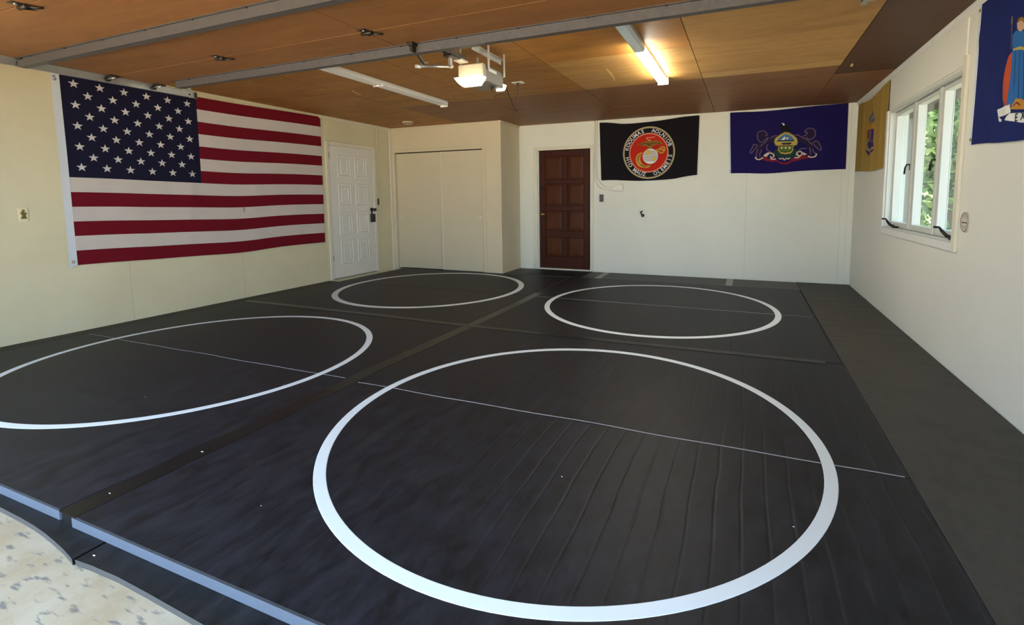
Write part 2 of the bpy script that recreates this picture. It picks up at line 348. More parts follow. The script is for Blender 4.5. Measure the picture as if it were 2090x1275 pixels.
class MB:
    """collects shapes (world coordinates) into one mesh; several material slots allowed"""
    def __init__(self): self.bm = bmesh.new(); self.mats = []
    def mi(self, m):
        if m not in self.mats: self.mats.append(m)
        return self.mats.index(m)
    def box(self, x0, x1, y0, y1, z0, z1, m, bevel=0.0, seg=2):
        ret = bmesh.ops.create_cube(self.bm, size=1.0)
        vs = ret['verts']
        bmesh.ops.scale(self.bm, vec=(x1 - x0, y1 - y0, z1 - z0), verts=vs)
        bmesh.ops.translate(self.bm, vec=((x0 + x1) / 2, (y0 + y1) / 2, (z0 + z1) / 2), verts=vs)
        fs = set(f for v in vs for f in v.link_faces); i = self.mi(m)
        for f in fs: f.material_index = i
        if bevel:
            es = list(set(e for v in vs for e in v.link_edges))
            r = bmesh.ops.bevel(self.bm, geom=es, offset=bevel, segments=seg, profile=0.5, affect='EDGES')
            for f in r['faces']: f.material_index = i
        return self
    def quad(self, pts, m):
        f = self.bm.faces.new([self.bm.verts.new(p) for p in pts]); f.material_index = self.mi(m); return f
    def prism(self, pts, d, m, cap=None):
        """closed outline pts (3-D, planar), extruded by vector d"""
        d = Vector(d); a = [self.bm.verts.new(p) for p in pts]; b = [self.bm.verts.new(Vector(p) + d) for p in pts]
        i = self.mi(m); n = len(pts)
        fs = [self.bm.faces.new(a), self.bm.faces.new(list(reversed(b)))]
        for k in range(n): fs.append(self.bm.faces.new([a[(k + 1) % n], a[k], b[k], b[(k + 1) % n]]))
        for f in fs: f.material_index = i
        bmesh.ops.recalc_face_normals(self.bm, faces=fs)
        return self
    def tube(self, path, r, m, seg=8, closed=False, taper=None):
        path = [Vector(p) for p in path]; n = len(path); rings = []; i = self.mi(m)
        up = Vector((0.03, 0.07, 1)).normalized(); prev = None
        for k, p in enumerate(path):
            t = (path[(k + 1) % n] - path[k - 1]) if (closed or 0 < k < n - 1) else (path[1] - path[0] if k == 0 else path[-1] - path[-2])
            t.normalize()
            a = (prev - t * prev.dot(t)) if prev is not None else t.cross(up)
            if a.length < 1e-4: a = t.cross(Vector((1, 0.1, 0)))
            a.normalize(); prev = a; b = t.cross(a)
            rr = taper[k] if taper else r
            rings.append([self.bm.verts.new(p + (a * math.cos(2 * math.pi * q / seg) + b * math.sin(2 * math.pi * q / seg)) * rr) for q in range(seg)])
        for k in range(n if closed else n - 1):
            A, B = rings[k], rings[(k + 1) % n]
            for q in range(seg):
                f = self.bm.faces.new([A[q], A[(q + 1) % seg], B[(q + 1) % seg], B[q]]); f.material_index = i; f.smooth = True
        if not closed:
            for R in (rings[0][::-1], rings[-1]): f = self.bm.faces.new(R); f.material_index = i
        return self
    def cyl(self, p0, p1, r, m, seg=20, r2=None):
        return self.tube([p0, p1], r, m, seg, taper=[r, r if r2 is None else r2])
    def lathe(self, origin, axis, prof, m, seg=24):
        """prof: (distance along axis, radius)"""
        o = Vector(origin); ax = Vector(axis).normalized(); a = ax.orthogonal().normalized(); b = ax.cross(a); i = self.mi(m); R = []
        for d, r in prof:
            R.append([self.bm.verts.new(o + ax * d + (a * math.cos(2 * math.pi * q / seg) + b * math.sin(2 * math.pi * q / seg)) * max(r, 1e-4)) for q in range(seg)])
        fs = []
        for k in range(len(R) - 1):
            for q in range(seg):
                f = self.bm.faces.new([R[k][q], R[k][(q + 1) % seg], R[k + 1][(q + 1) % seg], R[k + 1][q]]); f.smooth = True; fs.append(f)
        fs.append(self.bm.faces.new(R[0])); fs.append(self.bm.faces.new(R[-1]))
        for f in fs: f.material_index = i
        bmesh.ops.recalc_face_normals(self.bm, faces=fs)
        return self
    def build(self, name, parent=None, recalc=False):
        if recalc: bmesh.ops.recalc_face_normals(self.bm, faces=self.bm.faces)
        me = bpy.data.meshes.new(name); o = bpy.data.objects.new(name, me); COL.objects.link(o)
        if parent is not None:
            o.parent = parent; off = world_loc(parent)
        else:
            xs = [v.co for v in self.bm.verts]
            lo = Vector((min(v.x for v in xs), min(v.y for v in xs), min(v.z for v in xs))); hi = Vector((max(v.x for v in xs), max(v.y for v in xs), max(v.z for v in xs)))
            off = Vector(((lo.x + hi.x) / 2, (lo.y + hi.y) / 2, lo.z)); o.location = off
        if parent is None and KEEP_WORLD: o.location = (0, 0, 0); off = Vector((0, 0, 0))
        bmesh.ops.translate(self.bm, vec=-off, verts=self.bm.verts)
        self.bm.to_mesh(me); self.bm.free()
        for m in self.mats: me.materials.append(MATS[m])
        return o
KEEP_WORLD = False

def struct(name, mb, keep=True):
    global KEEP_WORLD
    KEEP_WORLD = keep; o = mb.build(name); KEEP_WORLD = False
    return tag(o, kind='structure')
def part(name, mb, parent, label=None): return tag(mb.build(name, parent), label)

# ------------------------------------------------------------------ the setting
struct('floor', MB().box(XL - 0.2, XR + 0.2, -14.0, YB + 0.15, ZF - 0.15, ZF, 'concrete'))
gr = struct('ground', MB().box(-30, 30, -20, 40, ZF - 0.30, ZF - 0.152, 'garden_mulch'))
w = MB().box(XL - 0.15, XL, YF - 0.15, YB + 0.15, ZF, H + 0.2, 'paint_cream'); wl = struct('wall_left', w)
tag(wl, 'cream painted wall behind the striped flag and white door')
# back wall with opening for the brown door
BD0, BD1, BDT = -3.318, -2.418, 2.035
w = MB()
w.box(XL, BD0 - 0.02, YB, YB + 0.15, ZF, H + 0.2, 'paint_white_back'); w.box(BD1 + 0.02, XR, YB, YB + 0.15, ZF, H + 0.2, 'paint_white_back')
w.box(BD0 - 0.02, BD1 + 0.02, YB, YB + 0.15, BDT + 0.02, H + 0.2, 'paint_white_back')
w.box(BD0 - 0.02, BD1 + 0.02, YB + 0.12, YB + 0.15, ZF, BDT + 0.02, 'shadow_board')
tag(struct('wall_back', w), 'off-white back wall behind the black and blue flags')
# right wall with window opening
WY0, WY1, WZ0, WZ1 = 4.25, 6.14, 0.895, 2.10
w = MB()
w.box(XR, XR + 0.16, YF - 0.15, WY0, ZF, H + 0.2, 'paint_white_right'); w.box(XR, XR + 0.16, WY1, YB + 0.15, ZF, H + 0.2, 'paint_white_right')
w.box(XR, XR + 0.16, WY0, WY1, ZF, WZ0, 'paint_white_right'); w.box(XR, XR + 0.16, WY0, WY1, WZ1, H + 0.2, 'paint_white_right')
tag(struct('wall_right', w), 'white wall with the three-light window')
# front wall round the garage opening (behind the camera's view)
w = MB()
w.box(XL, GX0, YF - 0.15, YF, ZF, H + 0.2, 'paint_cream'); w.box(GX1, XR, YF - 0.15, YF, ZF, H + 0.2, 'paint_white_right'); w.box(GX0, GX1, YF - 0.15, YF, GZ, H + 0.2, 'paint_cream')
tag(struct('wall_front', w), 'front wall round the open garage doorway')
# closet box
CX0, CX1, CT = -5.815, -4.030, 2.042
w = MB()
w.box(XL, CX0 - 0.0, YC, YC + 0.1, ZF, H, 'paint_closet'); w.box(CX1, XC, YC, YC + 0.1, ZF, H, 'paint_closet'); w.box(CX0, CX1, YC, YC + 0.1, CT + 0.02, H, 'paint_closet')
w.box(XC - 0.1, XC, YC + 0.1, YB, ZF, H, 'paint_closet')
tag(struct('wall_closet', w), 'beige boxed-out closet wall in the far left corner')

# ceiling: plywood sheets with open joints under a dark board
xs = [XL, -4.42, -3.09, -1.77, -0.46, 0.81, XR]
ys = [YF, 1.92, 3.13, 4.335, 5.54, 6.75, YB]
cb = MB(); cb.box(XL - 0.15, XR + 0.16, YF - 0.15, YB + 0.15, H + 0.006, H + 0.2, 'shadow_board')
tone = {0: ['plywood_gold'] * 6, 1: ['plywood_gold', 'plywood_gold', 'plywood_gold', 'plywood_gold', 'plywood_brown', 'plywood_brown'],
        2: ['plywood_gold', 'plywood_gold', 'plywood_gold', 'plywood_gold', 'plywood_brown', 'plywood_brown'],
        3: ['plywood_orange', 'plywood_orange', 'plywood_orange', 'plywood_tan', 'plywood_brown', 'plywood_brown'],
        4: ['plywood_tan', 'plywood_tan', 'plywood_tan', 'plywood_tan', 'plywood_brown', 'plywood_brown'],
        5: ['plywood_dark'] * 4 + ['plywood_brown'] * 2}  # sheets' own tones, with lamp glow and falloff partly put into the colour
g = 0.0030
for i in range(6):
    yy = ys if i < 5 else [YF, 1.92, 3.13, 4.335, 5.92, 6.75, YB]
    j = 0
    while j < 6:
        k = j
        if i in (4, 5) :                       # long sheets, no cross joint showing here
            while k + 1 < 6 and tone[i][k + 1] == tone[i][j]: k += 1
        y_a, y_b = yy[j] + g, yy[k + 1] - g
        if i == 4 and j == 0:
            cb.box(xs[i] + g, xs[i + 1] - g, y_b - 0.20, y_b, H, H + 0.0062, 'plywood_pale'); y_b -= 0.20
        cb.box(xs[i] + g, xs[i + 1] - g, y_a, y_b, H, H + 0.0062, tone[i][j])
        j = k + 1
ceil = tag(struct('ceiling', cb), 'plywood sheet ceiling, golden in the middle and dark brown along the right')

def peel(parent, p, q, bow):
    p, q = Vector(p), Vector(q); b = Vector(bow); m = MB(); n = 10; L = []
    for k in range(n + 1):
        t = k / n; c = p.lerp(q, t) + b * math.sin(math.pi * t)
        wd = 0.008 * math.sin(math.pi * min(1, t + 0.15)) + 0.003
        L.append((c, wd))
    side = (q - p).cross(Vector((0, 0, 1))).normalized()
    for k in range(n):
        (a, wa), (c, wc) = L[k], L[k + 1]
        m.quad([a - side * wa, a + side * wa, c + side * wc, c - side * wc], 'veneer_peel')
        m.quad([c - side * wc + Vector((0, 0, .001)), c + side * wc + Vector((0, 0, .001)), a + side * wa + Vector((0, 0, .001)), a - side * wa + Vector((0, 0, .001))], 'veneer_peel')
    part('peeled_veneer', m, parent, 'pale strip of veneer curling off the ceiling')
peel(ceil, (-1.293, 4.743, H - 0.001), (-1.36, 5.20, H - 0.02), (0.05, 0, -0.035))
peel(ceil, (-4.23, 4.46, H - 0.001), (-4.20, 4.62, H - 0.02), (0.02, 0, -0.025))
peel(ceil, (0.903, 5.52, H - 0.001), (0.90, 5.60, H - 0.012), (0.0, 0, -0.008))

# mouldings
t = MB(); t.prism([(XR, YF, H), (XR - 0.022, YF, H), (XR - 0.022, YF, H - 0.012), (XR - 0.010, YF, H - 0.020), (XR - 0.010, YF, H - 0.042), (XR, YF, H - 0.048)], (0, YB - YF, 0), 'paint_trim_white')
tag(struct('trim_1', t), 'white moulding along the top of the right wall')
t = MB(); t.box(XL, XL + 0.016, 5.50, YC, H - 0.05, H, 'paint_trim', 0.004); tag(struct('trim_2', t), 'cream strip along the top of the left wall above the door')
t = MB(); t.box(XL + 0.016, XC + 0.012, YC - 0.012, YC, H - 0.035, H, 'paint_closet', 0.003); t.box(XC, XC + 0.012, YC, YB, H - 0.035, H, 'paint_closet', 0.003)
tag(struct('trim_3', t), 'beige strip along the top of the closet box')
t = MB(); t.box(XR - 0.012, XR, WY0 - 0.02, WY1 - 0.005, 2.112, 2.425, 'paint_white_right', 0.006, 3); tag(struct('trim_4', t), 'white header board above the window')
t = MB(); t.box(XL, XL + 0.02, 7.02, YC, ZF, H - 0.05, 'paint_trim', 0.004); t.box(XL, XL + 0.008, 6.715, 6.735, ZF, H - 0.05, 'paint_cream', 0.002)
tag(struct('trim_5', t), 'cream corner strip between white door and closet')
t = MB(); t.box(1.295, XR, YB - 0.016, YB, -0.001, H, 'paint_white_back', 0.004); tag(struct('trim_6', t), 'white corner strip at the right end of the back wall')

# door casings and doors ------------------------------------------------
def casing(name, label, rects, m):
    c = MB()
    for r in rects: c.box(*r, m, 0.006)
    return tag(struct(name, c), label)

# door_1: white eight-panel door in the left wall
D0, D1, DT = 5.645, 6.582, 2.055
casing('trim_7', 'cream casing round the white door', [(XL, XL + 0.022, D0 - 0.062, D0 - 0.004, -0.001, DT + 0.062), (XL, XL + 0.022, D1 + 0.004, D1 + 0.072, -0.001, DT + 0.062), (XL, XL + 0.022, D0 - 0.004, D1 + 0.004, DT + 0.006, DT + 0.062)], 'paint_trim')
d1 = thing('door_1', 'white eight-panel door with black lock and handle, right of the striped flag', 'door', (XL, (D0 + D1) / 2, 0.012), kind='structure')
part('slab', MB().box(XL + 0.001, XL + 0.012, D0, D1, 0.012, DT, 'paint_door_white', 0.002), d1)
rows = [(1.585, 1.922), (1.136, 1.482), (0.680, 1.032), (0.218, 0.590)]
for z0, z1 in rows:
    for y0, y1 in ((5.806, 6.071), (6.168, 6.434)):
        p = MB()
        for a in (0.0, 0.052):          # two raised picture-frame mouldings, one inside the other
            y_0, y_1, z_0, z_1 = y0 + a, y1 - a, z0 + a, z1 - a; k = 0.020
            for r in ((y_0, y_1, z_0, z_0 + k), (y_0, y_1, z_1 - k, z_1), (y_0, y_0 + k, z_0 + k, z_1 - k), (y_1 - k, y_1, z_0 + k, z_1 - k)):
                p.box(XL + 0.011, XL + 0.022, r[0], r[1], r[2], r[3], 'paint_door_white', 0.005)
        p.box(XL + 0.011, XL + 0.017, y0 + 0.07, y1 - 0.07, z0 + 0.07, z1 - 0.07, 'paint_door_white', 0.003)
        part('panel', p, d1)
hd = MB(); hd.lathe((XL + 0.012, 6.515, 1.062), (1, 0, 0), [(0, 0.034), (0.008, 0.034), (0.012, 0.028), (0.014, 0.02)], 'black_plastic')
hd.cyl((XL + 0.02, 6.515, 1.062), (XL + 0.055, 6.515, 1.062), 0.013, 'black_plastic'); hd.box(XL + 0.045, XL + 0.062, 6.50, 6.585, 1.035, 1.085, 'black_plastic', 0.008)
part('thumb_turn', hd, d1, 'black lever above the lock box')
hd = MB(); hd.box(XL + 0.012, XL + 0.024, 6.497, 6.525, 0.985, 1.05, 'black_plastic', 0.004); hd.box(XL + 0.012, XL + 0.052, 6.473, 6.563, 0.852, 0.990, 'black_plastic', 0.010, 3)
part('lock_box', hd, d1, 'black box-shaped lock')
for zz in (1.90, 0.33):
    part('hinge', MB().cyl((XL + 0.016, D0 - 0.002, zz - 0.045), (XL + 0.016, D0 - 0.002, zz + 0.045), 0.007, 'brass_aged', 10), d1)
part('threshold', MB().box(XL, XL + 0.03, D0, D1, -0.001, 0.010, 'galvanised', 0.003), d1)

# door_2: sliding closet doors
casing('trim_8', 'beige casing round the closet opening', [(CX0 - 0.045, CX0 + 0.002, YC - 0.018, YC, -0.001, CT + 0.062), (CX1 - 0.002, CX1 + 0.058, YC - 0.018, YC, -0.001, CT + 0.062), (CX0 + 0.002, CX1 - 0.002, YC - 0.018, YC, CT + 0.008, CT + 0.062)], 'paint_closet_door')
d2 = thing('door_2', 'pair of flat beige sliding closet doors', 'door', ((CX0 + CX1) / 2, YC + 0.03, 0), kind='structure')
xm = -4.855
part('door_leaf', MB().box(CX0 + 0.002, xm + 0.03, YC + 0.040, YC + 0.070, 0.002, CT - 0.004, 'paint_closet_door', 0.002), d2, 'left leaf, sliding behind the right one')
part('door_leaf', MB().box(xm, CX1 - 0.004, YC + 0.004, YC + 0.034, 0.002, CT - 0.008, 'paint_closet_door', 0.002), d2, 'right leaf, in front')
part('edge_strip', MB().box(xm, xm + 0.016, YC + 0.0005, YC + 0.0042, 0.002, CT - 0.008, 'paint_trim', 0.001), d2, 'pale edge strip where the leaves overlap')
part('head_gap', MB().box(CX0, CX1, YC + 0.001, YC + 0.09, CT, CT + 0.02, 'shadow_board'), d2, 'track gap above the leaves, painted dark for its shade')  # solid dark strip stands for the shade in the gap
for (px, yy) in ((CX0 + 0.062, YC + 0.040), (CX1 - 0.06, YC + 0.004)):
    part('finger_pull', MB().lathe((px, yy, 0.928), (0, -1, 0), [(0, 0.026), (0.003, 0.026), (0.004, 0.021), (0.0015, 0.018), (0.001, 0.001)], 'paint_trim'), d2)

# door_3: brown eight-panel door in the back wall
casing('trim_9', 'cream casing round the brown door', [(BD0 - 0.100, BD0 - 0.028, YB - 0.02, YB, -0.001, BDT + 0.062), (BD1 + 0.022, BD1 + 0.080, YB - 0.02, YB, -0.001, BDT + 0.062), (BD0 - 0.028, BD1 + 0.022, YB - 0.02, YB, BDT + 0.008, BDT + 0.062)], 'paint_trim')
casing('trim_10', 'white door jamb and stop left of the brown door', [(BD0 - 0.026, BD0 - 0.006, YB - 0.006, YB + 0.06, -0.001, BDT + 0.008)], 'paint_trim_white')
d3 = thing('door_3', 'dark reddish-brown eight-panel wooden door with brass knob', 'door', ((BD0 + BD1) / 2, YB + 0.03, 0.01), kind='structure')
yd = YB + 0.012
cols = [(-3.222, -2.872), (-2.835, -2.512)]
cols = [(-3.215, -2.900), (-2.803, -2.512)]
zr = [(1.552, 1.942), (1.108, 1.472), (0.672, 1.012), (0.225, 0.552)]
sl = MB()
def rail(x0, x1, z0, z1): sl.box(x0, x1, yd, yd + 0.04, z0, z1, 'mahogany', 0.006)
rail(BD0 + 0.004, cols[0][0], 0.022, BDT); rail(cols[1][1], BD1 - 0.002, 0.022, BDT)
zz = [0.022] + [v for r in reversed(zr) for v in r] + [BDT]
for k in range(0, len(zz), 2): rail(cols[0][0], cols[1][1], zz[k], zz[k + 1])
for z0, z1 in zr: rail(cols[0][1], cols[1][0], z0, z1)
sl.box(BD0 + 0.004, BD1 - 0.002, yd + 0.022, yd + 0.036, 0.022, BDT, 'mahogany')
part('slab', sl, d3)
for z0, z1 in zr:
    for x0, x1 in cols:
        a, b_ = 0.008, 0.05
        p = MB()
        O = [(x0 + a, yd + 0.011, z0 + a), (x1 - a, yd + 0.011, z0 + a), (x1 - a, yd + 0.011, z1 - a), (x0 + a, yd + 0.011, z1 - a)]
        I = [(x0 + b_, yd + 0.003, z0 + b_), (x1 - b_, yd + 0.003, z0 + b_), (x1 - b_, yd + 0.003, z1 - b_), (x0 + b_, yd + 0.003, z1 - b_)]
        p.quad(I, 'mahogany_panel')
        for k in range(4): p.quad([O[k], O[(k + 1) % 4], I[(k + 1) % 4], I[k]], 'mahogany_panel')
        part('panel', p, d3)
kn = MB(); kn.lathe((-3.250, yd, 0.955), (0, -1, 0), [(0, 0.030), (0.006, 0.030), (0.010, 0.014), (0.028, 0.012), (0.034, 0.024), (0.046, 0.029), (0.056, 0.024), (0.060, 0.008)], 'brass')
part('knob', kn, d3, 'brass door knob')
kn = MB(); kn.lathe((-3.240, yd, 0.875), (0, -1, 0), [(0, 0.026), (0.005, 0.026), (0.009, 0.020), (0.010, 0.004)], 'bronze_dark'); part('key_rosette', kn, d3)
kn = MB(); kn.lathe((-3.263, yd, 1.395), (0, -1, 0), [(0, 0.028), (0.008, 0.028), (0.014, 0.018), (0.015, 0.004)], 'bronze_dark'); part('deadbolt', kn, d3)
part('threshold', MB().box(BD0 - 0.02, BD1 + 0.02, YB - 0.03, YB + 0.10, -0.004, 0.020, 'paint_trim', 0.005), d3, 'pale wooden sill under the brown door')

# window_1 ---------------------------------------------------------------
w1 = thing('window_1', 'white three-light window with dark latches in the right wall', 'window', (XR, 5.19, WZ0), kind='structure')
c = MB()
c.box(XR - 0.020, XR, WY0 - 0.066, WY0, 0.833, 2.170, 'paint_trim', 0.004); c.box(XR - 0.020, XR, WY1, WY1 + 0.064, 0.833, 2.110, 'paint_trim_white', 0.004)
c.box(XR - 0.020, XR, WY0, WY1, 0.833, WZ0, 'paint_trim_white', 0.004)
part('casing', c, w1)
part('stool', MB().box(XR - 0.020, XR + 0.16, WY0, WY1, WZ0, WZ0 + 0.012, 'paint_window', 0.003), w1, 'white inner sill')
part('window_frame', MB().box(XR + 0.001, XR + 0.16, WY0, WY0 + 0.018, WZ0 + 0.012, WZ1, 'paint_window').box(XR + 0.001, XR + 0.16, WY1 - 0.018, WY1, WZ0 + 0.012, WZ1, 'paint_window').box(XR + 0.001, XR + 0.16, WY0 + 0.018, WY1 - 0.018, WZ1 - 0.018, WZ1, 'paint_window'), w1)
xf0, xf1, xg = XR + 0.052, XR + 0.118, XR + 0.108
lights = [(4.30, 4.785), (4.915, 5.420), (5.570, 6.095)]
mul = [(4.785 + 0.05, 4.915 - 0.045), (5.420 + 0.055, 5.570 - 0.05)]
for a, b_ in mul: part('mullion', MB().box(xf0 - 0.012, xf1 + 0.01, a - 0.002, b_ + 0.002, WZ0 + 0.012, WZ1 - 0.018, 'paint_window', 0.004), w1)
edges = [(WY0 + 0.018, mul[0][0]), (mul[0][1], mul[1][0]), (mul[1][1], WY1 - 0.018)]
for (g0, g1), (e0, e1) in zip(lights, edges):
    s = MB(); z0, z1, gz0, gz1 = WZ0 + 0.014, WZ1 - 0.02, 0.962, 2.040
    s.box(xf0, xf1, e0 + 0.002, g0, z0, z1, 'paint_window', 0.004); s.box(xf0, xf1, g1, e1 - 0.002, z0, z1, 'paint_window', 0.004)
    s.box(xf0, xf1, g0, g1, z0, gz0, 'paint_window', 0.004); s.box(xf0, xf1, g0, g1, gz1, z1, 'paint_window', 0.004)
    so = part('sash', s, w1)
    part('pane', MB().box(xg, xg + 0.004, g0, g1, gz0, gz1, 'window_glass'), so)
def latch(y, z):
    m = MB(); x = xf0
    m.box(x - 0.010, x + 0.001, y - 0.014, y + 0.014, z - 0.05, z + 0.01, 'bronze_dark', 0.003)
    m.tube([(x - 0.010, y, z), (x - 0.030, y + 0.006, z + 0.004), (x - 0.040, y + 0.016, z - 0.03), (x - 0.042, y + 0.02, z - 0.085)], 0.008, 'bronze_dark', 8)
    part('latch', m, w1, 'dark bronze sash latch')
latch(5.545, 1.515); latch(4.86, 1.515)
def crank(y):
    m = MB(); x = XR - 0.004; z = WZ0 + 0.012
    m.box(x + 0.004, x + 0.05, y - 0.035, y + 0.035, z, z + 0.018, 'bronze_dark', 0.005)
    m.tube([(x + 0.02, y, z + 0.016), (x - 0.005, y + 0.03, z + 0.03), (x - 0.02, y + 0.075, z + 0.06), (x - 0.024, y + 0.12, z + 0.085)], 0.012, 'bronze_dark', 8, taper=[0.013, 0.014, 0.012, 0.007])
    m.cyl((x - 0.024, y + 0.115, z + 0.085), (x - 0.06, y + 0.125, z + 0.088), 0.009, 'bronze_dark', 10)
    part('crank_handle', m, w1, 'dark bronze window crank')
crank(4.33); crank(5.83)

# outside seen through the panes
ww = struct('wall_wing', MB().box(XR + 0.165, 2.155, 8.2, 8.4, ZF - 0.15, 3.2, 'siding_grey')); tag(ww, 'grey siding wall seen through the far pane')
sf = struct('eave', MB().box(XR + 0.165, 2.12, 1.0, 8.19, 2.28, 2.42, 'soffit_brown')); tag(sf, 'dark brown roof eave outside the window')

# ------------------------------------------------------------------ mats
UZ = -0.043
def slab_mat(mb, x0, x1, y0, y1, z0, z1, mtop, medge, r=0.006):
    """vinyl-topped foam slab: top, four edges, underside"""
    P = lambda z, a: [(x0 + a, y0 + a, z), (x1 - a, y0 + a, z), (x1 - a, y1 - a, z), (x0 + a, y1 - a, z)]
    mb.quad(P(z1, r), mtop)
    A, B_, C = P(z1, r), P(z1 - r * 0.7, 0), P(z0, 0)
    for k in range(4):
        mb.quad([B_[k], B_[(k + 1) % 4], A[(k + 1) % 4], A[k]], mtop)
        mb.quad([C[k], C[(k + 1) % 4], B_[(k + 1) % 4], B_[k]], medge)
    mb.quad(list(reversed(C)), medge)

def ring(cx, cy, ax, ay, wd, z, n=160):
    m = MB(); bm = m.bm; i = m.mi('ring_white'); L = []
    for k in range(n):
        a = 2 * math.pi * k / n; c, s = math.cos(a), math.sin(a)
        L.append([bm.verts.new((cx + ax * c, cy + ay * s, z)), bm.verts.new((cx + (ax - .002) * c, cy + (ay - .002) * s, z + 0.0012)), bm.verts.new((cx + (ax - wd + .002) * c, cy + (ay - wd + .002) * s, z + 0.0012)), bm.verts.new((cx + (ax - wd) * c, cy + (ay - wd) * s, z))])
    for k in range(n):
        A, B_ = L[k], L[(k + 1) % n]
        for q in range(3): f = bm.faces.new([A[q], B_[q], B_[q + 1], A[q + 1]]); f.material_index = i
    return m

def seam(x0, x1, y, z, wd, wob=0.006):
    m = MB(); n = 60; prev = None
    for k in range(n + 1):
        x = x0 + (x1 - x0) * k / n; yy = y + wob * math.sin(k * 0.35) * math.sin(k * 0.11 + 1)
        cur = [(x, yy - wd / 2, z), (x, yy - wd / 2, z + 0.0008), (x, yy + wd / 2, z + 0.0008), (x, yy + wd / 2, z)]
        if prev:
            for q in range(3): m.quad([prev[q], cur[q], cur[q + 1], prev[q + 1]], 'seam_grey')
        prev = cur
    return m

def wrestling_mat(label, x0, x1, y0, y1, ym, skin, rg, seam_w=0.006, lab=True):
    t = thing('wrestling_mat', label, 'wrestling mat', ((x0 + x1) / 2, (y0 + y1) / 2, UZ), 'wrestling mats joined into one floor')
    for a, b_ in ((y0, ym - 0.001), (ym + 0.001, y1)):
        mb = MB(); slab_mat(mb, x0, x1, a, b_, UZ, 0.0, skin, 'foam_edge' if a == y0 and y0 < 2 else 'underlay_edge'); part('mat_half', mb, t)
    part('ring', ring(*rg, 0.0), t, 'white painted circle')
    if lab: part('seam_line', seam(x0 + 0.02, x1 - 0.02, ym, 0.0, seam_w), t, 'thin pale grey line where the two halves meet')
    return t
wrestling_mat('near right black mat with large white ring, rippled on its right side', -2.415, 0.700, 0.955, 4.030, 2.465, 'mat_black_rippled', (-0.873, 2.455, 1.284, 1.296, 0.053), 0.008)
wrestling_mat('near left black mat with white ring, below the striped flag', -5.665, -2.515, 0.960, 4.030, 2.490, 'mat_black', (-3.995, 2.492, 1.256, 1.282, 0.052), 0.007)
wrestling_mat('far right black mat with white ring, before the royal blue flag', -2.415, 0.690, 4.034, 7.135, 5.540, 'mat_black_far', (-0.905, 5.535, 1.282, 1.318, 0.060), 0.009)
wrestling_mat('far left black mat with white ring, in front of the closet', -5.665, -2.515, 4.034, 7.080, 5.560, 'mat_black', (-4.035, 5.625, 1.276, 1.318, 0.075), lab=False)

# runners filling the gaps to the walls
def runner(name, label, x0, x1, y0, y1, z, skin):
    m = MB(); slab_mat(m, x0, x1, y0, y1, ZF + 0.0005, z, skin, 'tape_black' if skin == 'tape_black' else 'underlay_edge', 0.004); o = m.build(name); return tag(o, label, 'floor mat')
runner('floor_runner', 'grey-black rubber runner along the foot of the right wall', 0.706, XR - 0.002, 0.62, YB - 0.002, -0.003, 'runner_black')
runner('floor_runner', 'narrow brownish runner along the foot of the left wall', XL + 0.002, -5.670, 0.90, 5.55, -0.003, 'runner_brown')
runner('floor_runner', 'grey-black runner along the back wall with two grey tape strips', -2.34, 0.703, 7.142, YB - 0.034, -0.003, 'runner_sheen')
runner('floor_runner', 'grey-black mat piece beside the closet corner, left of the brown door', XC + 0.002, -3.31, 7.142, YB - 0.034, -0.003, 'runner_sheen')
runner('floor_runner', 'deep black mat piece in front of the brown door', -3.305, -2.345, 7.142, YB - 0.034, -0.001, 'mat_black')
runner('floor_runner', 'black filler strip in the long gap between left and right mats', -2.508, -2.42, 0.965, 7.138, -0.0055, 'tape_black')
for x in (-2.085, -0.185):
    o = MB().box(x - 0.045, x + 0.045, 7.15, 7.75, -0.0025, -0.0012, 'tape_grey').build('tape_strip')
    tag(o, 'grey tape strip on the back runner %s' % ('just right of the brown door' if x < -1 else 'below the royal blue flag'), 'tape', 'grey tape strips on the back runner')

def tape(name, label, pts, w0, m, z=0.0006):
    """flat tape laid along pts on the mats"""
    mb = MB(); pr = None
    for k, (x, y) in enumerate(pts):
        a = Vector(pts[min(k + 1, len(pts) - 1)]) - Vector(pts[max(k - 1, 0)]); a.normalize(); nrm = Vector((-a.y, a.x)) * w0 / 2
        c = [(x + nrm.x, y + nrm.y, z), (x + nrm.x, y + nrm.y, z + 0.0009), (x - nrm.x, y - nrm.y, z + 0.0009), (x - nrm.x, y - nrm.y, z)]
        if pr:
            for q in range(3): mb.quad([pr[q], pr[q + 1], c[q + 1], c[q]], m)
        pr = c
    o = mb.build(name); return tag(o, label, 'tape')
tape('joint_tape', 'dark satin tape over the long joint between left and right mats', [(-2.458 + 0.008 * math.sin(y * 1.7), y) for y in [0.955 + 0.16 * k for k in range(31)]], 0.112, 'tape_satin', 0.0004)
tape('joint_tape', 'dark satin tape over the cross joint between near and far mats', [(x, 4.032 + 0.02 * math.sin(x * 0.9) - (0.0 if x < -3 else 0.012)) for x in [-5.66 + 0.16 * k for k in range(40)]], 0.072, 'tape_satin', 0.0016)
tape('joint_tape', 'short black patch of tape on the cross joint, right of centre', [(-1.70, 4.005), (-1.45, 4.004), (-1.25, 4.008)], 0.075, 'tape_black', 0.003)

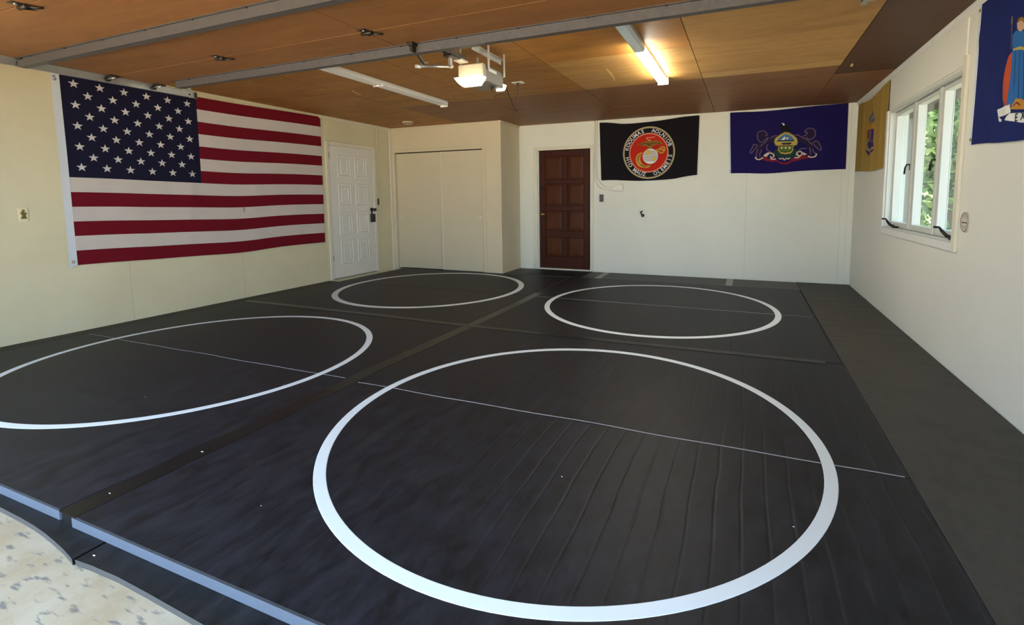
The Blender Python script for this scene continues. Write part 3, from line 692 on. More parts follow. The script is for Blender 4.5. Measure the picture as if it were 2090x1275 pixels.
# thin rubber underlay showing along the front edge
def underlay(label, ptsfront, yback, curl=None):
    m = MB(); n = len(ptsfront); T = []; Bt = []
    for k, (x, y) in enumerate(ptsfront):
        dz = curl(x) if curl else 0.0
        T.append((x, y, UZ - 0.001 + dz)); Bt.append((x, y + 0.001, ZF + 0.0005 + dz))
    for k in range(n - 1):
        a, b_ = T[k], T[k + 1]
        mid0 = (a[0], a[1] + 0.07, UZ - 0.001); mid1 = (b_[0], b_[1] + 0.07, UZ - 0.001)
        m.quad([a, b_, mid1, mid0], 'underlay_black'); m.quad([mid0, mid1, (b_[0], yback, UZ - 0.001), (a[0], yback, UZ - 0.001)], 'underlay_black')
        m.quad([Bt[k], Bt[k + 1], b_, a], 'underlay_edge')
        m.quad([(a[0], yback, ZF + 0.0005), (b_[0], yback, ZF + 0.0005), Bt[k + 1], Bt[k]], 'underlay_black')
        m.quad([(a[0], yback, UZ - 0.001), (b_[0], yback, UZ - 0.001), (b_[0], yback, ZF + 0.0005), (a[0], yback, ZF + 0.0005)], 'underlay_edge')
    for k, s in ((0, 1), (n - 1, -1)):
        q = [T[k], (T[k][0], yback, UZ - 0.001), (T[k][0], yback, ZF + 0.0005), Bt[k]]
        m.quad(q if s > 0 else q[::-1], 'tape_black')
    o = m.build('rubber_underlay'); return tag(o, label, 'underlay')
underlay('thin black rubber underlay, left piece, its front corner curling up off the concrete', [(-5.66, 0.925), (-4.2, 0.922), (-3.2, 0.918), (-2.86, 0.913), (-2.7, 0.910), (-2.58, 0.905), (-2.48, 0.897), (-2.38, 0.885), (-2.29, 0.874), (-2.215, 0.862), (-2.195, 0.858)], 1.25, lambda x: 0.004 * max(0, 1 - abs(x + 2.34) / 0.2))
underlay('thin black rubber underlay, right piece, in front of the near right mat', [(-2.185, 0.862), (-2.1, 0.868), (-1.95, 0.872), (-1.78, 0.868), (-1.468, 0.857), (-0.8, 0.85), (0.0, 0.85), (0.702, 0.85)], 1.25)

# little light crumbs and flecks on the mats
for x, y, z, s in ((-2.145, 0.899, UZ - 0.0008, 0.010), (-2.44, 1.47, 0.0016, 0.012), (-2.455, 1.10, 0.0016, 0.008), (-0.72, 1.92, 0.0004, 0.006), (0.20, 1.93, 0.0004, 0.006), (-1.78, 1.28, 0.0004, 0.004), (-2.83, 2.25, 0.0004, 0.005), (-3.47, 1.78, 0.0004, 0.005)):
    m = MB(); s *= 0.6; m.box(x - s, x + s, y - s * 0.3, y + s * 0.3, z, z + 0.002, 'label_white', 0.0005)
    o = m.build('lint_fleck'); tag(o, 'tiny pale fleck of lint lying on the black mats', 'lint', 'lint flecks on the mats')

# ------------------------------------------------------------------ overhead garage door
ZD = 2.285
gd = thing('garage_door', 'open overhead garage door of brown plywood sections with grey steel struts', 'garage door', (-2.25, 2.0, ZD))
DX0, DX1 = -4.985, 0.485
secs = [(2.515, 2.880), (1.975, 2.509), (1.455, 1.969), (0.92, 1.449)]
for a, b_ in secs:
    m = MB(); m.box(DX0, -2.262, a, b_, ZD, ZD + 0.035, 'plywood_door', 0.0012); m.box(-2.258, DX1, a, b_, ZD, ZD + 0.035, 'plywood_door', 0.0012)
    m.box(DX0 + 0.01, DX1 - 0.01, a - 0.003, b_ + 0.003, ZD + 0.0025, ZD + 0.04, 'shadow_board')
    part('door_section', m, gd)
def strut(y0, x0, x1, m_):
    s = MB(); h, d, tck = 0.060, 0.048, 0.004
    s.box(x0, x1, y0, y0 + tck, ZD - h, ZD, m_)                 # web facing the doorway
    s.box(x0, x1, y0 + tck, y0 + d, ZD - h, ZD - h + tck, m_)   # lower flange
    s.box(x0, x1, y0 + d - tck, y0 + d, ZD - h + tck, ZD - h + 0.014, m_)   # lip
    s.box(x0, x1, y0 - 0.018, y0, ZD - 0.004, ZD, m_)           # fixing flange on the panel
    st = part('strut', s, gd)
    k = x0 + 0.2
    b = MB()
    while k < x1:
        b.cyl((k, y0 - 0.009, ZD - 0.009), (k, y0 - 0.009, ZD - 0.002), 0.007, 'hinge_dark', 8); k += 0.45
    part('screws', b, st)
strut(2.835, DX0 + 0.30, DX1 - 0.02, 'steel_worn'); strut(1.945, DX0 - 0.02, DX1, 'steel_grey'); strut(0.98, DX0, DX1, 'steel_grey')
def hinge(x, y):
    m = MB(); z = ZD
    m.box(x - 0.028, x + 0.028, y - 0.055, y + 0.055, z - 0.004, z, 'hinge_dark', 0.002)
    m.cyl((x - 0.04, y, z - 0.012), (x + 0.04, y, z - 0.012), 0.012, 'hinge_dark', 10)
    m.prism([(x - 0.03, y, z - 0.02), (x - 0.03, y + 0.07, z - 0.004), (x - 0.03, y + 0.02, z - 0.004)], (0.006, 0, 0), 'hinge_dark')
    m.prism([(x + 0.03, y, z - 0.02), (x + 0.03, y + 0.07, z - 0.004), (x + 0.03, y + 0.02, z - 0.004)], (0.006, 0, 0), 'hinge_dark')
    m.cyl((x, y - 0.03, z - 0.009), (x, y - 0.03, z - 0.003), 0.008, 'galvanised', 8)
    m.tube([(x + 0.03, y + 0.01, z - 0.008), (x + 0.075, y + 0.02, z - 0.02), (x + 0.085, y + 0.05, z - 0.012)], 0.006, 'hinge_dark', 6)
    part('hinge', m, gd)
for x in (-3.62, -2.24, -0.75): hinge(x, 2.512)
for x in (-3.62, -2.24, -0.75): hinge(x, 1.452)
for s, xe in ((-1, DX0), (1, DX1)):
    for y in (2.86, 2.512, 1.972, 1.452):
        m = MB(); x1 = xe + s * 0.055
        m.box(min(xe, xe - s * 0.06), max(xe, xe - s * 0.06), y - 0.04, y + 0.04, ZD - 0.012, ZD, 'hinge_dark', 0.002)
        m.cyl((xe - s * 0.05, y, ZD - 0.020), (x1, y, ZD - 0.020), 0.006, 'galvanised', 8)
        m.cyl((x1 - s * 0.012, y, ZD - 0.020), (x1 + s * 0.004, y, ZD - 0.020), 0.021, 'hinge_dark', 16)
        part('roller', m, gd)

def track(label, xc, s, ye=3.24):
    t = thing('garage_door_track', label, 'door track', (xc, 2.0, ZD - 0.05))
    zc = ZD - 0.020; m = MB()
    prof = [(-0.006, 0.030), (0.020, 0.030), (0.020, -0.030), (-0.006, -0.030), (-0.006, -0.027), (0.017, -0.027), (0.017, 0.027), (-0.006, 0.027)]
    m.prism([(xc + s * a, 0.78, zc + b_) for a, b_ in prof], (0, ye - 0.78, 0), 'galvanised')
    part('rail', m, t)
    h = MB(); h.box(min(xc + s * 0.020, xc + s * 0.024), max(xc + s * 0.020, xc + s * 0.024), ye - 0.075, ye - 0.04, zc - 0.028, H - 0.0005, 'galvanised')
    h.box(min(xc + s * 0.024, xc + s * 0.055), max(xc + s * 0.024, xc + s * 0.055), ye - 0.043, ye - 0.04, zc - 0.028, H - 0.0005, 'galvanised')
    h.cyl((xc + s * 0.015, ye - 0.06, zc), (xc + s * 0.032, ye - 0.06, zc), 0.009, 'hinge_dark', 8)
    part('hanger', h, t, 'end bracket fixed to the ceiling')
    part('end_stop', MB().box(min(xc - s * 0.004, xc + s * 0.018), max(xc - s * 0.004, xc + s * 0.018), ye - 0.015, ye - 0.002, zc - 0.026, zc + 0.026, 'hinge_dark', 0.002), t)
track('galvanised door track above the left end of the striped flag', -5.035, -1)
track('galvanised door track on the right side, mostly above the picture', 0.540, 1, 3.12)

# ------------------------------------------------------------------ opener
op = thing('garage_door_opener', 'beige ceiling-hung garage door opener with two glowing lamp lenses', 'garage door opener', (-2.120, 3.7, 2.2))
hx0, hx1, hy0, hy1, hz0, hz1 = -2.235, -2.005, 3.560, 3.930, 2.195, 2.330
part('housing', MB().box(hx0, hx1, hy0 + 0.06, hy1, hz0, hz1, 'opener_grey', 0.012, 3), op, 'grey metal body')
part('end_cover', MB().box(hx0 - 0.004, hx1 + 0.004, hy0, hy0 + 0.065, hz0 + 0.008, hz1 + 0.003, 'opener_shell', 0.012, 3), op, 'cream front cover')
part('label_plate', MB().box(hx1 + 0.0002, hx1 + 0.0015, 3.66, 3.80, 2.285, 2.310, 'label_white'), op, 'white label')
def lens(y0, y1, nm, zt, xa, xb, ht, tap):
    """moulded lamp lens: rounded front, sides drawn in towards the bottom"""
    m = MB(); n = 8; i = m.mi('bulb_lens'); L = []
    for k in range(n + 1):
        a = math.pi / 2 * k / n; L.append((y0 + (y1 - y0) * math.cos(a) ** 0.7 if k < n else y0, zt - ht * math.sin(a), tap * math.sin(a)))
    L = [(y0, zt, 0.0)] + L
    A = [m.bm.verts.new((xa + t, y, z)) for y, z, t in L]; B_ = [m.bm.verts.new((xb - t, y, z)) for y, z, t in L]
    fs = [m.bm.faces.new(A), m.bm.faces.new(B_[::-1])]
    for k in range(len(A)): q = (k + 1) % len(A); fs.append(m.bm.faces.new([A[q], A[k], B_[k], B_[q]]))
    for f in fs: f.material_index = i
    bmesh.ops.recalc_face_normals(m.bm, faces=fs)
    part('lamp_lens', m, op, nm)
lens(3.558, 3.470, 'glowing front lens', 2.208, hx0 + 0.015, hx1 + 0.035, 0.062, 0.045)
lens(3.932, 3.985, 'glowing rear lens', 2.235, hx1 - 0.085, hx1 + 0.0, 0.055, 0.012)
part('motor_knob', MB().lathe((-2.050, 3.80, 2.196), (0, 0, -1), [(0, 0.02), (0.012, 0.02), (0.018, 0.012), (0.03, 0.008)], 'hinge_dark'), op)
r = MB(); r.box(-2.188, -2.182, 0.70, 3.552, 2.350, 2.382, 'steel_worn'); r.box(-2.158, -2.152, 0.70, 3.552, 2.350, 2.382, 'steel_worn'); r.box(-2.182, -2.158, 0.70, 3.552, 2.376, 2.382, 'steel_worn')
r.box(-2.210, -2.130, 3.45, 3.552, 2.336, 2.351, 'galvanised', 0.003)
orl = thing('opener_rail', 'steel guide rail above the garage door, running from the opener to the front wall', 'guide rail', (-2.170, 2.2, 2.36))
part('rail', r, orl)
c = MB(); c.box(-2.205, -2.135, 3.30, 3.40, 2.330, 2.350, 'hinge_dark', 0.003); 
part('trolley', c, orl)
a = MB(); a.box(-2.182, -2.160, 3.33, 3.36, 2.25, 2.329, 'galvanised', 0.003); a.cyl((-2.190, 3.345, 2.262), (-2.148, 3.345, 2.262), 0.010, 'galvanised', 10)
a.tube([(-2.170, 3.345, 2.265), (-2.260, 3.05, 2.200)], 0.010, 'galvanised', 8); a.box(-2.272, -2.248, 3.03, 3.07, 2.188, 2.212, 'galvanised', 0.003)
a.prism([(-2.255, 3.06, 2.200), (-2.220, 3.13, 2.246), (-2.225, 3.06, 2.240)], (0, 0.004, 0), 'galvanised')
a.tube([(-2.230, 3.085, 2.228), (-2.165, 2.905, 2.258), (-2.120, 2.845, 2.272)], 0.012, 'hinge_dark', 8)
for t_ in (0.42, 0.5): a.cyl(Vector((-2.170, 3.345, 2.265)).lerp(Vector((-2.260, 3.05, 2.200)), t_) + Vector((0, 0, -0.012)), Vector((-2.170, 3.345, 2.265)).lerp(Vector((-2.260, 3.05, 2.200)), t_) + Vector((0, 0, 0.02)), 0.006, 'galvanised', 8)
part('door_arm', a, gd, 'curved steel arm from trolley to door')
b = MB(); b.box(-2.145, -2.095, 2.775, 2.832, 2.262, 2.284, 'hinge_dark', 0.003); b.box(-2.132, -2.108, 2.79, 2.86, 2.225, 2.266, 'hinge_dark', 0.003)
part('arm_bracket', b, gd)
h = MB()
for yb in (3.62, 3.90):
    h.box(-2.255, -2.251, yb, yb + 0.03, hz1 - 0.04, H - 0.0005, 'galvanised'); h.box(-1.991, -1.987, yb, yb + 0.03, hz1 - 0.04, H - 0.0005, 'galvanised')
h.box(-2.040, -2.005, 3.45, 3.95, H - 0.044, H - 0.040, 'galvanised'); h.box(-2.040, -2.036, 3.45, 3.95, H - 0.078, H - 0.044, 'galvanised')
h.box(-2.005, -1.987, 3.90, 3.93, hz1 - 0.04, hz1 - 0.036, 'galvanised'); h.box(-2.251, -2.235, 3.90, 3.93, hz1 - 0.04, hz1 - 0.036, 'galvanised')
part('hanging_bracket', h, op, 'perforated steel angle fixed to the ceiling')
part('antenna_wire', MB().tube([(-2.120, 3.90, 2.20), (-2.110, 3.93, 2.16), (-2.080, 3.90, 2.125), (-2.040, 3.86, 2.13), (-2.020, 3.90, 2.15), (-1.980, 3.95, 2.15)], 0.0035, 'hinge_dark', 6), op)

# ceiling socket and its cord
so = thing('ceiling_socket', 'white ceiling outlet plate behind the garage door opener', 'outlet', (-2.33, 4.90, H))
part('plate', MB().box(-2.385, -2.265, 4.86, 4.945, H - 0.008, H - 0.0003, 'label_white', 0.003), so)
part('plug', MB().cyl((-2.325, 4.90, H - 0.008), (-2.325, 4.90, H - 0.045), 0.017, 'cord_dark', 12, 0.010), so, 'dark plug')
def smooth(pts, n=8):
    P = [Vector(p) for p in pts]; out = []
    for k in range(len(P) - 1):
        a, b_, c_, d_ = P[max(k - 1, 0)], P[k], P[k + 1], P[min(k + 2, len(P) - 1)]
        for q in range(n):
            t = q / n; out.append(0.5 * ((2 * b_) + (c_ - a) * t + (2 * a - 5 * b_ + 4 * c_ - d_) * t * t + (3 * b_ - a - 3 * c_ + d_) * t ** 3))
    out.append(P[-1]); return out
o = MB().tube(smooth([(-2.10, 3.931, 2.30), (-2.10, 4.02, 2.30), (-2.16, 4.25, 2.32), (-2.23, 4.48, 2.27), (-2.29, 4.72, 2.19), (-2.325, 4.86, 2.175), (-2.335, 4.90, 2.21), (-2.33, 4.905, 2.33), (-2.325, 4.90, H - 0.045)]), 0.006, 'cord_dark', 8).build('power_cord')
tag(o, 'dark power cord sagging from the opener to the ceiling outlet', 'cord')

# smoke detector
sd = thing('smoke_detector', 'round tan smoke detector on the ceiling near the closet', 'smoke detector', (-5.12, 6.60, H))
m = MB(); m.lathe((-5.12, 6.60, H - 0.0005), (0, 0, -1), [(0, 0.085), (0.012, 0.085), (0.020, 0.078), (0.034, 0.072), (0.040, 0.060), (0.042, 0.02)], 'detector_plastic', 32); part('body', m, sd)
m = MB(); m.lathe((-5.12, 6.60, H - 0.022), (0, 0, -1), [(0, 0.074), (0.001, 0.0775), (0.010, 0.0745), (0.011, 0.07)], 'hinge_dark', 32)
part('vent_slot', m, sd)

# fluorescent fixtures
def fixture(label, xc, y0, ym, y1, lit):
    t = thing('fluorescent_fixture', label, 'light fixture', (xc, (y0 + y1) / 2, H))
    b = MB(); b.box(xc - 0.044, xc + 0.044, y0, y1, H - 0.0402, H - 0.0005, 'fixture_grey' if lit else 'fixture_white', 0.004); part('housing', b, t)
    def lensbit(a, c_, m_):
        l = MB(); hw = 0.048
        prof = [(-hw, -0.040), (-hw, -0.050), (-hw * 0.72, -0.072), (hw * 0.72, -0.072), (hw, -0.050), (hw, -0.040)]
        l.prism([(xc + u, a, H + v) for u, v in prof], (0, c_ - a, 0), m_); return l
    if lit:
        part('lens', lensbit(y0 + 0.008, ym - 0.002, 'lens_off'), t, 'unlit near half of the lens')
        part('lens', lensbit(ym + 0.002, y1 - 0.008, 'tube_lit'), t, 'brightly lit far half of the lens')
    else:
        for a, c_ in ((y0 + 0.008, ym - 0.006), (ym + 0.006, y1 - 0.008)):
            r = MB()
            r.prism([(xc - 0.066, a, H - 0.030), (xc - 0.062, a, H - 0.052), (xc - 0.030, a, H - 0.060), (xc - 0.012, a, H - 0.040), (xc + 0.012, a, H - 0.040), (xc + 0.030, a, H - 0.060), (xc + 0.062, a, H - 0.052), (xc + 0.066, a, H - 0.030)], (0, c_ - a, 0), 'fixture_white')
            part('lens', r, t)
        part('joint_clip', MB().box(xc - 0.068, xc + 0.068, ym - 0.006, ym + 0.006, H - 0.064, H - 0.028, 'fixture_white', 0.003), t)
    for y in (y0, y1 - 0.008):
        part('end_cap', MB().box(xc - 0.055, xc + 0.055, y, y + 0.008, H - 0.076, H - 0.0005, 'fixture_white', 0.003), t)
    return t
fixture('long white fluorescent fixture, unlit, on the left half of the ceiling', -3.63, 2.99, 4.215, 5.43, False)
fixture('long fluorescent fixture with its far half lit, on the right half of the ceiling', -0.84, 2.88, 4.095, 5.33, True)

# ------------------------------------------------------------------ small wall fittings
def switch_plate(label, y=None, x=None, z0=0, z1=0, w=0.075, wall='back'):
    if wall == 'back':
        t = thing('light_switch', label, 'light switch', (x, YB, (z0 + z1) / 2))
        part('plate', MB().box(x - w / 2, x + w / 2, YB - 0.007, YB - 0.0003, z0, z1, 'black_plastic', 0.003), t)
        part('rocker', MB().box(x - w * 0.26, x + w * 0.26, YB - 0.011, YB - 0.006, z0 + 0.03, z1 - 0.02, 'switch_rocker', 0.002), t)
    else:
        t = thing('light_switch', label, 'light switch', (XL, y, (z0 + z1) / 2))
        part('plate', MB().box(XL + 0.0003, XL + 0.007, y - w / 2, y + w / 2, z0, z1, 'black_plastic', 0.003), t)
        part('rocker', MB().box(XL + 0.006, XL + 0.011, y - w * 0.22, y + w * 0.22, z0 + 0.03, z1 - 0.03, 'switch_rocker', 0.002), t)
switch_plate('black light switch right of the brown door, under the white cable', x=-2.203, z0=1.165, z1=1.285, w=0.070)
switch_plate('black light switch on the left wall between white door and closet', y=6.697, z0=1.138, z1=1.246, w=0.055, wall='left')

wo = thing('wall_plate', 'small ivory plate with brass ornament on the cream wall left of the striped flag', 'wall plate', (XL, 2.215, 1.12))
part('plate', MB().box(XL + 0.0003, XL + 0.006, 2.182, 2.248, 1.064, 1.182, 'ivory', 0.003), wo)
m = MB()
for dy, dz, rr in ((0, 0.032, 0.012), (-0.008, 0.012, 0.013), (0.010, 0.008, 0.012), (0.0, -0.010, 0.015), (-0.010, -0.030, 0.010), (0.010, -0.028, 0.011)):
    m.lathe((XL + 0.005, 2.215 + dy, 1.123 + dz), (1, 0, 0), [(0, rr), (0.006, rr * 0.8), (0.009, rr * 0.3)], 'brass_aged', 10)
part('ornament', m, wo)

hk = thing('wall_hook', 'small dark metal hook on the white back wall under the black flag', 'hook', (-1.525, YB, 0.955))
m = MB(); m.lathe((-1.520, YB - 0.0005, 0.945), (0, -1, 0), [(0, 0.026), (0.006, 0.026), (0.012, 0.020), (0.030, 0.018), (0.034, 0.010)], 'bronze_dark'); part('rosette', m, hk)
m = MB(); m.tube(smooth([(-1.530, YB - 0.02, 0.955), (-1.545, YB - 0.035, 0.985), (-1.548, YB - 0.04, 1.000), (-1.530, YB - 0.045, 1.010), (-1.512, YB - 0.045, 1.018)], 4), 0.008, 'bronze_dark', 8); part('hook_arm', m, hk)

pl = thing('oval_plaque', 'oval clay plaque with a faint drawing beside the window', 'plaque', (XR, 4.072, 1.05))
def oval(ry, rz, d0, d1, m_, mb, n=32):
    mb.prism([(XR - d0, 4.072 + ry * math.cos(2 * math.pi * k / n), 1.050 + rz * math.sin(2 * math.pi * k / n)) for k in range(n)], (-(d1 - d0), 0, 0), m_)
m = MB(); oval(0.066, 0.068, 0.0004, 0.008, 'plaque_clay', m); part('disc', m, pl)
m = MB()
m.tube([(XR - 0.0085, 4.072 + 0.060 * math.cos(2 * math.pi * k / 32), 1.05 + 0.062 * math.sin(2 * math.pi * k / 32)) for k in range(32)], 0.003, 'plaque_ink', 6, closed=True)
m.box(XR - 0.0105, XR - 0.0078, 4.078, 4.112, 1.042, 1.050, 'hinge_dark', 0.001); m.box(XR - 0.0105, XR - 0.0078, 4.034, 4.066, 1.042, 1.050, 'hinge_dark', 0.001)
for k, (a_, b_) in enumerate(((0.04, 0.085), (0.03, 0.075), (0.04, 0.03), (0.03, 0.02))):
    m.tube(smooth([(XR - 0.0085, 4.072 + a_, 1.0 + b_), (XR - 0.0085, 4.072, 1.0 + b_ + (0.016 if k < 2 else -0.014)), (XR - 0.0085, 4.072 - a_, 1.0 + b_)], 5), 0.0015, 'plaque_ink', 5)
part('relief', m, pl)

# looped white cable coming down from the ceiling
cb_ = thing('white_cable', 'white cable from the ceiling down past the black flag, ending in a flat loop', 'cable', (-2.30, YB - 0.01, 1.35))
k = YB - 0.0115
part('strand', MB().tube(smooth([(-2.318, k, H - 0.001), (-2.318, k, 2.0), (-2.320, k, 1.62), (-2.292, k, 1.49), (-2.222, k, 1.402), (-2.10, k, 1.360), (-1.95, k, 1.340), (-1.862, k, 1.335), (-1.845, k, 1.36), (-1.846, k, 1.43), (-1.87, k, 1.450), (-1.92, k, 1.447), (-2.02, k, 1.412), (-2.09, k, 1.398)]), 0.011, 'cable_white', 8), cb_)
part('strand', MB().tube(smooth([(-2.282, k, H - 0.001), (-2.283, k, 2.0), (-2.281, k, 1.63), (-2.255, k, 1.53), (-2.19, k, 1.445), (-2.10, k, 1.398), (-2.02, k, 1.388)]), 0.011, 'cable_white', 8), cb_)

